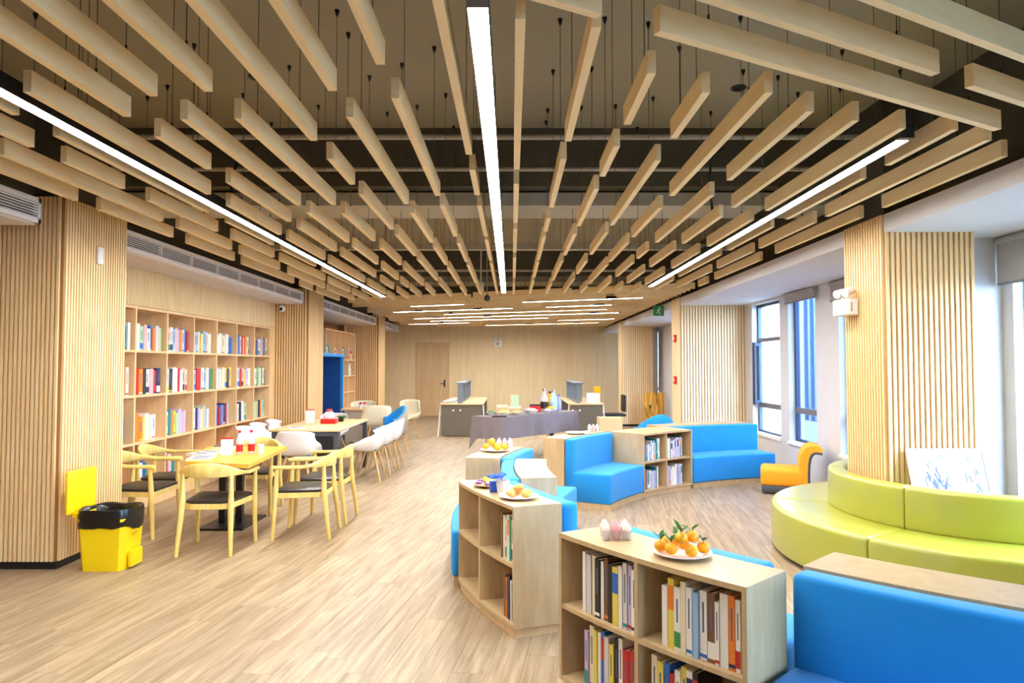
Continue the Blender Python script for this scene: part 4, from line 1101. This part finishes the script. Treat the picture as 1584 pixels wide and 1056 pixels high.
# warning triangle and two lines of print on the side that faces the tables
X0 = -3.012
def bar(b, y0, z0, y1, z1, w, x):
    d = Vector((y1-y0, z1-z0)).normalized(); n = Vector((-d.y, d.x))*w/2
    P = [(y0+n.x, z0+n.y), (y1+n.x, z1+n.y), (y1-n.x, z1-n.y), (y0-n.x, z0-n.y)]
    k = b.verts([(x + (z-0.3)*0.055, y, z) for y, z in P]); b.face((k, k+1, k+2, k+3))
for (a, c) in (((5.49, 0.30), (5.55, 0.30)), ((5.55, 0.30), (5.52, 0.36)), ((5.52, 0.36), (5.49, 0.30)), ((5.52, 0.315), (5.52, 0.335)), ((5.48, 0.27), (5.57, 0.27)), ((5.48, 0.255), (5.55, 0.255))):
    bar(mk, a[0], a[1], c[0], c[1], 0.006, X0-0.012)
mk.build('printed_mark', 'bin_mark', bbody)

# orange low chair by the window, its side turned to the camera
oc = root('lounge_chair', (0, 0, 0), 'low orange chair with a curled back and dark grey base', 'chair')
MB().rbox(-0.38, 0.14, -0.25, 0.25, 0.10, 0.325, 0.05, 4).build('seat', 'orange_fabric', oc, smooth=60)
MB().rbox(-0.37, 0.2, -0.245, 0.245, 0.0, 0.118, 0.04, 3).build('base', 'charcoal', oc, smooth=60)
path = [(0.115, 0.11), (0.115, 0.25), (0.12, 0.38), (0.135, 0.48), (0.17, 0.55), (0.225, 0.582), (0.285, 0.58), (0.335, 0.555)]
def band(pth, th):
    L, Rr = [], []
    for i, p in enumerate(pth):
        p = Vector(p); t = (Vector(pth[min(i+1, len(pth)-1)]) - Vector(pth[max(i-1, 0)])).normalized(); n = Vector((-t.y, t.x))
        L.append(tuple(p+n*th[i]/2)); Rr.append(tuple(p-n*th[i]/2))
    return L + Rr[::-1]
MB().extr(band(path, [0.1]*4+[0.095, 0.085, 0.07, 0.045]), 'y', -0.24, 0.24).build('backrest', 'orange_fabric', oc, smooth=50)
p2 = [(0.178, 0.06), (0.178, 0.25), (0.183, 0.37), (0.197, 0.455), (0.222, 0.508), (0.255, 0.53), (0.295, 0.53), (0.335, 0.523)]
MB().extr(band(p2, [0.03]*8), 'y', -0.235, 0.235).build('back_shell', 'charcoal', oc, smooth=50)
oc.location = (3.56, 8.72, 0); oc.rotation_euler = (0, 0, math.radians(-20))

# leaning picture
pc = root('framed_picture', (3.36, 5.02, 0), 'white framed ink drawing leaning on the column behind the green bench', 'picture')
lean = Matrix.Rotation(math.radians(-16), 4, 'X'); T = Matrix.Translation((3.36, 5.04, 0.0)) @ lean
def pb(b, x0, x1, y0, y1, z0, z1):
    n = len(b.v); b.box(x0, x1, y0, y1, z0, z1); b.v[n:] = [tuple(T @ Vector(v)) for v in b.v[n:]]
b = MB(); W, H_ = 0.30, 1.0
for q in ((-W, W, 0, .03, 0, .02), (-W, W, 0, .03, H_-.02, H_), (-W, -W+.02, 0, .03, .02, H_-.02), (W-.02, W, 0, .03, .02, H_-.02)): pb(b, *q)
pfr = b.build('picture_frame', 'white_paint', pc)
b = MB()
for q in ((-W+.02, W-.02, 0.004, .012, .02, .026), (-W+.02, W-.02, 0.004, .012, H_-.026, H_-.02), (-W+.02, -W+.026, 0.004, .012, .026, H_-.026), (W-.026, W-.02, 0.004, .012, .026, H_-.026)): pb(b, *q)
b.build('inner_edge', 'pipe_grey', pfr)
b = MB(); pb(b, -W+.02, W-.02, 0.008, 0.022, 0.02, H_-0.02); cv = b.build('canvas', 'paper_white', pc)
b = MB(); rg = random.Random(8)
def stroke(pts, w):
    for i in range(len(pts)-1):
        p, q = Vector(pts[i]), Vector(pts[i+1]); d = q-p
        if d.length < 1e-5: continue
        n = Vector((-d.y, d.x)).normalized()*w/2
        k = b.verts([tuple(T @ Vector((v.x, 0.006, v.y))) for v in (p+n, q+n, q-n, p-n)]); b.face((k, k+1, k+2, k+3))
for cx_, cz, hgt in ((-0.14, 0.84, 0.26), (-0.05, 0.89, 0.32), (0.17, 0.88, 0.36)):
    stroke([(cx_+0.02*math.cos(t*0.63), cz+0.035+0.025*math.sin(t*0.63)) for t in range(9)], 0.006)
    for k in range(16):
        x, z = cx_ + rg.uniform(-0.045, 0.045), cz - rg.uniform(0, hgt*0.9)
        stroke([(x, z), (x+rg.uniform(-0.02, 0.02), z-rg.uniform(0.01, 0.05)), (x+rg.uniform(-0.04, 0.04), z-rg.uniform(0.04, 0.08))], rg.choice((0.006, 0.009, 0.013)))
stuff(b.build('ink_drawing', 'ink', cv))

# emergency lamps, exit sign, call points, small wall fittings
em = root('emergency_lamp', (2.86, 5.85, 2.04), 'white twin-head emergency lamp on the near right column', 'lamp')
bx_ = MB().rbox(2.80, 2.925, 5.74, 5.95, 2.03, 2.17, 0.012).build('battery_box', 'white_plastic', em, smooth=40)
for y in (5.78, 5.92):
    MB().tube([(2.88, y, 2.17), (2.88, y, 2.20)], 0.012, 8).tube([(2.91, y, 2.245), (2.86, y-0.02, 2.235), (2.80, y-0.05, 2.215)], [0.02, 0.034, 0.037], 12).build('lamp_head', 'white_plastic', em, smooth=50)
MB().box(2.855, 2.87, 5.7385, 5.7405, 2.06, 2.14).build('printed_mark', 'pipe_grey', bx_)
em = root('emergency_lamp', (-0.46, YF-0.06, 2.3), 'small white twin-head emergency lamp on the far wall', 'lamp')
bx_ = MB().rbox(-0.6, -0.32, YF-0.09, YF-0.013, 2.22, 2.42, 0.015).build('battery_box', 'white_plastic', em, smooth=40)
for x in (-0.54, -0.38): MB().ball((x, YF-0.06, 2.49), 0.06, sq=(1, 0.6, 1)).build('lamp_head', 'white_plastic', em, smooth=60)
MB().box(-0.5, -0.42, YF-0.0915, YF-0.0895, 2.27, 2.37).build('printed_mark', 'pipe_grey', bx_)
ex = root('exit_sign', (2.9, 13.2, 2.62), 'green hanging exit sign beside the window soffit', 'sign')
sp_ = MB().box(2.74, 2.94, 13.18, 13.21, 2.57, 2.77).build('sign_plate', 'sign_green', ex)
MB().ball((2.85, 13.178, 2.735), 0.018, sq=(1, 0.2, 1)).build('pictogram', 'white_plastic', sp_)
b = MB()
for (x0, z0, x1, z1) in ((2.85, 2.72, 2.835, 2.66), (2.835, 2.66, 2.80, 2.62), (2.835, 2.66, 2.865, 2.63), (2.865, 2.63, 2.86, 2.59), (2.845, 2.70, 2.885, 2.69), (2.845, 2.70, 2.81, 2.68)):
    d = Vector((x1-x0, z1-z0)).normalized(); n = Vector((-d.y, d.x))*0.008
    k = b.verts([(x0+n.x, 13.1785, z0+n.y), (x1+n.x, 13.1785, z1+n.y), (x1-n.x, 13.1785, z1-n.y), (x0-n.x, 13.1785, z0-n.y)]); b.face((k, k+1, k+2, k+3))
b.build('pictogram', 'white_plastic', sp_)
MB().tube([(2.84, 13.195, 2.79), (2.84, 13.195, ZS-0.005)], 0.008, 6).build('rod', 'black_metal', ex)
for z, lab in ((2.02, 'red alarm sounder high on the middle right column'), (1.28, 'red alarm call point at hand height on the middle right column')):
    o = root('fire_alarm', (2.94, 12.2, z), lab, 'alarm')
    hs_ = MB().rbox(2.89, 2.928, 12.14, 12.26, z, z+0.14, 0.012).build('housing', 'red_plastic', o, smooth=40)
    MB().box(2.887, 2.891, 12.17, 12.23, z+0.05, z+0.10).build('face_plate', 'white_plastic', hs_)
o = MB().rbox(-3.585, -3.56, 5.85, 5.93, 2.48, 2.63, 0.008).build('wall_switch', 'white_plastic', smooth=40); tag(o, 'small white box high on the column behind the bin', 'wall box'); at_base(o, (-3.57, 5.89, 2.48))
o = root('wall_camera', (-4.0, 11.86, 2.62), 'small white camera on the column above the bookcase end', 'camera')
MB().ball((-4.0, 11.84, 2.60), 0.06, sq=(1, 1, 1)).build('dome', 'white_plastic', o, smooth=60)
MB().tube([(-4.0, 11.925, 2.62), (-4.0, 11.84, 2.62)], 0.03, 10).build('bracket', 'white_plastic', o)
MB().ball((-4.0, 11.79, 2.585), 0.028).build('lens', 'black_plastic', o, smooth=60)

# roller blinds
for (x, y0, y1, z0, lab) in ((4.0, 3.4, 5.6, 2.28, 'grey roller blind rolled down a little at the right edge'),
                             (4.0, 7.5, 8.55, 2.42, 'grey roller blind on the window behind the near column'),
                             (4.0, 9.0, 9.98, 2.52, 'narrow grey roller blind above the blue-tinted window'),
                             (4.0, 18.75, 20.25, 0.62, 'grey roller blind fully lowered near the far wall')):
    o = root('roller_blind', (x, (y0+y1)/2, z0), lab, 'blind', 'grey roller blinds')
    MB().box(x-0.004, x+0.004, y0, y1, z0, 2.62).build('blind_cloth', 'blind_grey', o)
    MB().tube([(x, y0, 2.625), (x, y1, 2.625)], 0.03, 10).build('roller', 'blind_grey', o, smooth=50)
    MB().box(x-0.008, x+0.008, y0, y1, z0-0.02, z0).build('bottom_bar', 'frame_grey', o)
# golden carved panel under the far blind
gp = root('wood_panel', (3.55, 17.6, 0.2), 'golden carved driftwood panel leaning under the far blind', 'panel')
plain('gold_wood', (222, 168, 70), 0.6, var=0.25, scale=9)
plain('dark_wood', (92, 70, 44), 0.7, var=0.2)
MB().box(3.38, 3.92, 17.58, 17.6, 0.0, 0.92).build('back_board', 'gold_wood', gp)
rg = random.Random(3)
for k in range(4):
    x = 3.44 + k*0.13
    MB().tube([(x+rg.uniform(-.02, .02), 17.555, 0.0), (x+rg.uniform(-.03, .03), 17.55, 0.3), (x+rg.uniform(-.03, .03), 17.55, 0.6), (x+rg.uniform(-.02, .02), 17.555, 0.92)], [0.03, 0.042, 0.036, 0.03], 8).build('branch', 'gold_wood', gp, smooth=60)

# ================================================================== THINGS ON THE NOOK
def plate(p, rad, label, m='plate_white', name='plate'):
    o = MB().lathe([(rad*0.5, 0), (rad*0.62, 0.004), (rad, 0.018), (rad, 0.022), (rad*0.62, 0.009), (0.001, 0.008)], p, 24).build(name, m, smooth=40)
    tag(o, label, 'plate'); return at_base(o, p)
def leaf(b, base, d, L, w, m=0):
    d = Vector(d).normalized(); s = d.cross(Vector((0, 0, 1)))
    if s.length < 0.01: s = Vector((1, 0, 0))
    s.normalize(); u = s.cross(d); base = Vector(base)
    P = [base, base + d*L*0.35 + s*w, base + d*L*0.35 - s*w, base + d*L*0.7 + s*w*0.75 - u*0.004, base + d*L*0.7 - s*w*0.75 - u*0.004, base + d*L - u*0.012, base + d*L*0.5 - u*0.006]
    n = b.verts(P); 
    for f in ((0, 1, 6), (0, 6, 2), (1, 3, 6), (2, 6, 4), (3, 5, 6), (4, 6, 5)): b.face([n+i for i in f], m)
def oranges(c, n, rad, spread, where, leaves, seed):
    rg = random.Random(seed); k = 0
    pl = plate((c.x, c.y, TOPZ), spread+0.035, 'shallow dish under the %s' % where)
    ps = []; made = []
    for i in range(n):
        for _ in range(80):
            a = rg.uniform(0, 2*math.pi); rr = spread*math.sqrt(rg.random()); lvl = 0 if i < n*0.75 else 1
            p = Vector((c.x + rr*math.cos(a)*(0.6 if lvl else 1), c.y + rr*math.sin(a)*(0.6 if lvl else 1), TOPZ + 0.012 + rad + (rad*1.5 if lvl else 0)))
            if all((p-q).length > rad*2.06 for q in ps): break
        else: continue
        ps.append(p); k += 1
        o = root('orange', p - Vector((0, 0, rad)), 'ripe orange', 'orange', where)
        made.append((p.x/p.y, o))
        fr = MB().ball(p, rad, 12, 8, (1, 1, 0.88)).build('fruit', 'orange_fruit', o, smooth=80)
        if rg.random() < leaves:
            b = MB(); d0 = rg.uniform(0, 6.28)
            b.tube([p + Vector((0, 0, rad*0.8)), p + Vector((0.004, 0, rad*1.15))], 0.002, 5)
            for q in range(rg.choice((2, 3, 3))):
                d0 += 2.1; leaf(b, p + Vector((0, 0, rad*0.95)), (math.cos(d0), math.sin(d0), rg.uniform(0.5, 1.6)), rad*rg.uniform(1.5, 2.3), rad*0.42)
            b.build('leaf_sprig', 'leaf_green', fr)
    for i, (_, o) in enumerate(sorted(made, key=lambda t: t[0])): o['label'] = '%s orange from the left in the dish of %s' % (ORD[i+1], where)
oranges(Vector((0.745, 3.03)), 9, 0.029, 0.095, 'oranges with leaves on the nearest bookshelf', 0.8, 2)
oranges(pol(4.5, 168.0), 8, 0.033, 0.11, 'small oranges on the farther bookshelf', 0.1, 6)
def sweets(p, label, w=0.06, h=0.06):
    o = root('sweet_tub', p, label, 'sweets', 'clear tubs of pink sweets')
    rg = random.Random(int(p[1]*100)); i = 0
    for dx in (-1, 0, 1):
        for dy in (-1, 1):
            q = (p[0]+dx*w*0.8, p[1]+dy*w*0.5)
            MB().lathe([(w*0.3, 0.001), (w*0.38, h*0.55)], (q[0], q[1], p[2]), 12).build('cup', 'clear_plastic', o, smooth=40)
            MB().lathe([(w*0.27, 0.003), (w*0.34, h*0.5), (w*0.36, h*0.62), (w*0.2, h*0.85), (w*0.05, h)], (q[0], q[1], p[2]), 12, ).build('cream_swirl', 'pink_cream' if (dx+dy) % 2 else 'cream_white', o, smooth=50)
p = (0.50, 3.33, TOPZ)
sweets(p, 'clear tub of pink and cream sweets beside the leafy oranges', 0.062, 0.085)
q = pol(4.5, 164.6); sweets((q.x, q.y, TOPZ), 'clear tub of pink and cream sweets beside the small oranges', 0.07, 0.10)
q = pol(4.47, 137.9); sweets((q.x, q.y, TOPZ), 'small tub of cream sweets at the corner of the far bookshelf', 0.06, 0.09)
q = pol(4.47, 143.4); plate((q.x, q.y, TOPZ), 0.13, 'flat empty plate on the far bookshelf')
q = pol(4.50, 198.2); plate((q.x, q.y, TOPZ), 0.125, 'white plate of pastries on the curved bookshelf')
rg = random.Random(14)
for i, (dx, dy, dz) in enumerate(((-.055, -.03, 0), (.05, -.04, 0), (0.0, .05, 0), (-.05, .05, 0), (.055, .03, 0), (0, 0, 0.034))):
    z = TOPZ + 0.012 + dz; c = Vector((q.x+dx, q.y+dy, z)); a = rg.uniform(0, 6.28)
    pts = [c + Vector((math.cos(a+t)*0.035-math.cos(a)*0.02, math.sin(a+t)*0.035-math.sin(a)*0.02, 0.02)) for t in (-1.2, -0.6, 0, 0.6, 1.2)]
    o = MB().tube(pts, [0.006, 0.017, 0.022, 0.017, 0.006], 8).build('pastry', 'pastry', smooth=60)
    tag(o, ['curved golden pastry at the gap side of the plate', 'curved golden pastry at the camera side of the plate', 'curved golden pastry at the nook side of the plate', 'curved golden pastry at the back of the plate',
            'curved golden pastry at the sofa side of the plate', 'curved golden pastry lying on top of the others'][i], 'pastry', 'pastries on the white plate'); at_base(o, tuple(c))
q = pol(4.5, 195.3)
o = root('flower_cup', (q.x, q.y, TOPZ), 'white cup holding blue and lilac paper flowers', 'cup')
MB().lathe([(0.036, 0), (0.046, 0.085), (0.042, 0.085), (0.034, 0.01)], (q.x, q.y-0.03, TOPZ), 16).build('cup', 'plate_white', o, smooth=40)
for i in range(9):
    a = i*2.4; rr = 0.02 + 0.045*((i*7) % 5)/5
    b = MB(); c = Vector((q.x-0.03+rr*math.cos(a), q.y-0.02+rr*math.sin(a), TOPZ+0.095+0.012*(i % 3)))
    for j in range(6):
        t = j*1.047; b.ball(c+Vector((0.016*math.cos(t), 0.016*math.sin(t), 0)), 0.013, 6, 4, (1, 1, 0.7))
    b.ball(c + Vector((0, 0, 0.006)), 0.009, 6, 4); b.build('flower', 'blue_flower' if i % 3 else 'lilac_flower', o, smooth=60)
b = MB().tube([(q.x-0.06, q.y+0.02, TOPZ+0.002), (q.x-0.06, q.y+0.02, TOPZ+0.07)], 0.03, 10).build('blue_wrap', 'blue_flower', o, smooth=40)
q = pol(4.5, 192.4); plate((q.x, q.y, TOPZ), 0.12, 'plate of bananas and wrapped sweets at the far end of the bookshelf', 'box_kraft')
rg = random.Random(9)
for i in range(3):
    c = Vector((q.x + (-0.03, 0.035, -0.01)[i], q.y + (0.03, 0.01, -0.045)[i], TOPZ+0.03)); a = (0.3, 1.2, 2.4)[i]
    pts = [c + Vector((0.06*math.cos(a+t)-0.05*math.cos(a), 0.06*math.sin(a+t)-0.05*math.sin(a), 0.012)) for t in (-0.9, -0.5, 0, 0.5, 0.9)]
    o = root('banana', tuple(c), ['yellow banana nearest the tables side of its plate', 'yellow banana in the middle of its plate', 'yellow banana nearest the pastries'][i], 'banana', 'bananas on the plate')
    fr = MB().tube(pts, [0.006, 0.014, 0.016, 0.014, 0.007], 7).build('fruit', 'banana', o, smooth=60)
    MB().tube([pts[-1], pts[-1] + Vector((0, 0, 0.012))], 0.005, 6).build('stem_tip', 'black_plastic', fr)
for i in range(6):
    a = i*1.05 + 0.4; c = Vector((q.x+0.085*math.cos(a), q.y+0.085*math.sin(a), TOPZ+0.028))
    o = root('wrapped_sweet', tuple(c), 'purple wrapped sweet, %s counted round the banana plate' % ORD[i+1], 'sweet', 'purple sweets on the banana plate')
    MB().rbox(c.x-0.02, c.x+0.02, c.y-0.012, c.y+0.012, c.z-0.01, c.z+0.012, 0.006).build('sweet_body', 'purple_wrap', o, smooth=50)
    MB().box(c.x-0.032, c.x-0.02, c.y-0.012, c.y+0.012, c.z, c.z+0.003).box(c.x+0.02, c.x+0.032, c.y-0.012, c.y+0.012, c.z, c.z+0.003).build('wrapper_end', 'purple_wrap', o)

# ================================================================== THINGS ON THE TABLES
def bottle(p, h, rad, body, capm, label, name='bottle', band=None, group=None):
    o = root(name, p, label, 'bottle', group)
    bd = MB().lathe([(rad*0.9, 0), (rad, h*0.05), (rad, h*0.6), (rad*0.4, h*0.8), (rad*0.36, h*0.9)], p, 14).build('body', body, o, smooth=45)
    MB().lathe([(rad*0.45, h*0.9), (rad*0.45, h)], p, 12).build('cap', capm, o, smooth=40)
    if band: MB().lathe([(rad*1.02, h*0.12), (rad*1.02, h*0.42)], p, 14).build('label_band', band, bd, smooth=40)
    return o
tz = 0.75
bottle((-2.63, 6.62, tz), 0.23, 0.032, 'clear_plastic', 'red_plastic', 'clear bottle with a red cap on the honey table, nearer the bookcase', band='red_plastic', group='red-capped bottles')
bottle((-2.53, 6.66, tz), 0.23, 0.032, 'clear_plastic', 'red_plastic', 'clear bottle with a red cap on the honey table, nearer the aisle', band='red_plastic', group='red-capped bottles')
def local_card(x, y, z, label, w=0.1, h=0.13, rz=0.0):
    o = root('table_card', (0, 0, 0), label, 'card')
    MB().extr([(-0.035, 0.0), (0.035, 0.0), (0.004, h), (-0.004, h)], 'x', -w/2, w/2).build('card_stand', 'paper_white', o)
    MB().box(-w/2, w/2, -0.006, 0.006, h-0.002, h+0.012).build('card_edge', 'red_plastic', o)
    o.location = (x, y, z); o.rotation_euler = (0, 0, rz); return o
local_card(-2.74, 6.6, tz, 'white folded card beside the red-capped bottles', 0.11, 0.15, 0.3)
o = MB().lathe([(0.028, 0), (0.036, 0.10), (0.033, 0.10), (0.026, 0.008)], (-2.42, 6.6, tz), 14).build('paper_cup', 'paper_white', smooth=40); tag(o, 'white paper cup at the aisle edge of the honey table', 'cup'); at_base(o, (-2.42, 6.6, tz))
def magazine(x, y, z, rz, w, d, t, col, label, name='magazine'):
    o = root(name, (0, 0, 0), label, 'magazine', 'reading matter on the tables')
    cv_ = MB().box(-w/2, w/2, -d/2, d/2, t*0.85, t).build('cover', col, o)
    MB().box(-w/2+0.003, w/2-0.003, -d/2+0.003, d/2-0.003, 0, t*0.85).build('page_block', 'paper', o)
    MB().box(-w*0.38, w*0.38, d*0.12, d*0.36, t, t+0.0006).build('title_print', 'ink', cv_); MB().box(-w*0.3, w*0.35, -d*0.3, -d*0.1, t, t+0.0006).build('picture_print', 'black_plastic', cv_)
    o.location = (x, y, z); o.rotation_euler = (0, 0, rz)
magazine(-2.86, 6.32, tz, 0.2, 0.21, 0.28, 0.012, 'paper_white', 'white magazine lying nearest the front edge of the honey table')
magazine(-2.96, 6.62, tz, -0.3, 0.21, 0.28, 0.02, 'paper_white', 'white magazine behind the nearest one on the honey table')
magazine(-2.93, 7.0, tz, 0.1, 0.2, 0.27, 0.025, 'cover_cream', 'lower magazine of the small stack at the far end of the honey table')
magazine(-2.92, 7.0, tz+0.0262, 0.25, 0.2, 0.26, 0.02, 'cover_brown', 'brown-covered magazine on top of the small stack')
magazine(-2.95, 9.4, tz, 0.4, 0.21, 0.28, 0.01, 'paper_white', 'open white magazine at the near edge of the pale table')
magazine(-2.68, 9.5, tz, -0.2, 0.19, 0.26, 0.01, 'cover_cream', 'cream leaflet at the near edge of the pale table')
local_card(-3.02, 10.25, tz, 'white folded card with a red edge on the pale table', 0.13, 0.19, 0.2)
tb = root('tissue_box', (-2.72, 10.15, tz), 'white dome box with a red band on the pale table', 'box')
MB().rbox(-2.82, -2.6, 10.08, 10.24, tz, tz+0.07, 0.008).build('box_base', 'red_plastic', tb); MB().ball((-2.71, 10.16, tz+0.11), 0.09, 14, 8, (1, 0.85, 0.9)).build('dome', 'clear_plastic', tb, smooth=80)
MB().lathe([(0.05, 0), (0.04, 0.02)], (-2.71, 10.16, tz+0.19), 12).build('knob', 'red_plastic', tb)
o = root('potted_plant', (-2.62, 10.5, tz), 'small dark green plant behind the dome box', 'plant')
MB().lathe([(0.035, 0), (0.05, 0.05), (0.045, 0.05), (0.03, 0.045)], (-2.62, 10.5, tz), 12).build('pot', 'black_plastic', o)
b = MB()
for i in range(16): a = i*2.4; leaf(b, (-2.62, 10.5, tz+0.045), (math.cos(a), math.sin(a), 0.5+0.1*(i % 4)), 0.1, 0.02)
b.build('foliage', 'leaf_green', o)
for i, (x, y) in enumerate(((-3.05, 13.8), (-2.98, 13.85))):
    o = root('sweet_cup', (x, y, 0.75), ['small red and white cup on the far table, bookcase side', 'small red and white cup on the far table, aisle side'][i], 'cup')
    MB().lathe([(0.03, 0), (0.036, 0.08)], (x, y, 0.75), 12).build('cup', 'paper_white', o, smooth=40); MB().ball((x, y, 0.84), 0.034).build('topping', 'red_plastic', o, smooth=60)

# ---- buffet food
bz = 0.756
def at(s, t): q = BP(s, t); return (q[0], q[1], bz)
o = MB().rbox(*[v for v in (at(0.12, 0.12)[0]-0.12, at(0.12, 0.12)[0]+0.12, at(0.12, 0.12)[1]-0.08, at(0.12, 0.12)[1]+0.08)], bz, bz+0.02, 0.008).build('serving_tray', 'black_plastic', smooth=40); tag(o, 'small black tray at the near end of the buffet', 'tray')
at_base(o, at(0.12, 0.12))
def bowl(p, rad, mat_in, label, m='plate_white'):
    o = root('serving_bowl', p, label, 'bowl')
    MB().lathe([(rad*0.5, 0), (rad, rad*0.55), (rad*0.93, rad*0.55), (rad*0.45, 0.01)], p, 16).build('bowl_shell', m, o, smooth=45)
    MB().ball((p[0], p[1], p[2]+rad*0.42), rad*0.82, 12, 6, (1, 1, 0.5)).build('food_heap', mat_in, o, smooth=60)
for s, t, rad, mi, lab in ((0.35, 0.2, 0.11, 'banana', 'bowl of yellow fruit at the near end of the buffet'), (0.28, 0.42, 0.1, 'leaf_green', 'bowl of green leaves behind the yellow fruit'),
                           (1.05, 0.15, 0.12, 'cover_pale_green', 'bowl of pale green melon halfway along the buffet'), (1.25, 0.38, 0.1, 'purple_wrap', 'bowl of purple sweets halfway along the buffet'),
                           (1.7, 0.2, 0.12, 'orange_fruit', 'bowl of orange fruit at the far end of the buffet'), (0.62, 0.14, 0.09, 'pastry', 'bowl of pastries near the small black tray'), (1.48, 0.12, 0.08, 'lilac_flower', 'bowl of lilac wrapped sweets before the orange fruit')):
    bowl(at(s, t), rad, mi, lab)
def carton(p, w, d, h, m, label, name='food_box', lidm=None):
    o = root(name, p, label, 'box')
    MB().box(p[0]-w/2, p[0]+w/2, p[1]-d/2, p[1]+d/2, p[2], p[2]+h*0.8).build('box_body', m, o); MB().box(p[0]-w/2-0.004, p[0]+w/2+0.004, p[1]-d/2-0.004, p[1]+d/2+0.004, p[2]+h*0.8, p[2]+h).build('lid', lidm or m, o)
carton(at(0.58, 0.44), 0.18, 0.2, 0.16, 'box_kraft', 'kraft food box nearest the desk behind the buffet', lidm='cover_cream')
carton(at(0.88, 0.4), 0.2, 0.2, 0.12, 'box_kraft', 'lower kraft food box of the pair on the buffet', lidm='cover_cream')
p = at(0.88, 0.4); carton((p[0], p[1], p[2]+0.121), 0.13, 0.13, 0.2, 'cover_pale_green', 'pale green box standing on the kraft food box')
carton(at(1.5, 0.42), 0.2, 0.14, 0.14, 'red_plastic', 'red and black gift box on the buffet', lidm='black_plastic')
for i, (s, t, h, rad, body, capm, band, lab) in enumerate(((1.78, 0.42, 0.42, 0.075, 'clear_plastic', 'chrome', 'black_plastic', 'tall clear drinks dispenser with a dark band on the buffet'), (1.92, 0.3, 0.40, 0.07, 'water_blue', 'chrome', None, 'tall pale blue drinks dispenser on the buffet'),
        (2.02, 0.46, 0.36, 0.06, 'juice_orange', 'black_plastic', None, 'orange juice bottle beside the drinks dispensers'), (2.12, 0.32, 0.3, 0.045, 'lilac_flower', 'blue_flower', None, 'lilac drinks bottle at the end of the buffet'), (2.18, 0.48, 0.3, 0.045, 'plate_white', 'white_plastic', None, 'white milk bottle at the end of the buffet'))):
    bottle(at(s, t), h, rad, body, capm, lab, 'drinks_bottle', band, 'drinks at the end of the buffet')
carton((1.86, 15.75, 0.756), 0.3, 0.25, 0.22, 'white_plastic', 'white lidded box on the desk behind the buffet', 'storage_box')
carton((2.0, 16.1, 0.756), 0.14, 0.2, 0.36, 'juice_orange', 'tall golden box on the desk behind the buffet', 'storage_box')
for i, (x, y) in enumerate(((-1.45, 15.7), (-1.42, 16.3))):
    o = MB().tube([(x-0.12, y-0.1, 0.79), (x+0.12, y+0.15, 0.79)], 0.03, 10).build('paper_roll', 'paper_white', smooth=40); tag(o, ['white paper roll at the edge of the desk by the far door', 'white paper roll behind the first one on the desk'][i], 'paper roll'); at_base(o, (x, y, 0.76))
carton((1.75, 12.3, 0.0), 0.4, 0.4, 0.68, 'box_kraft', 'brown carton standing behind the far curved bookshelf', 'carton')
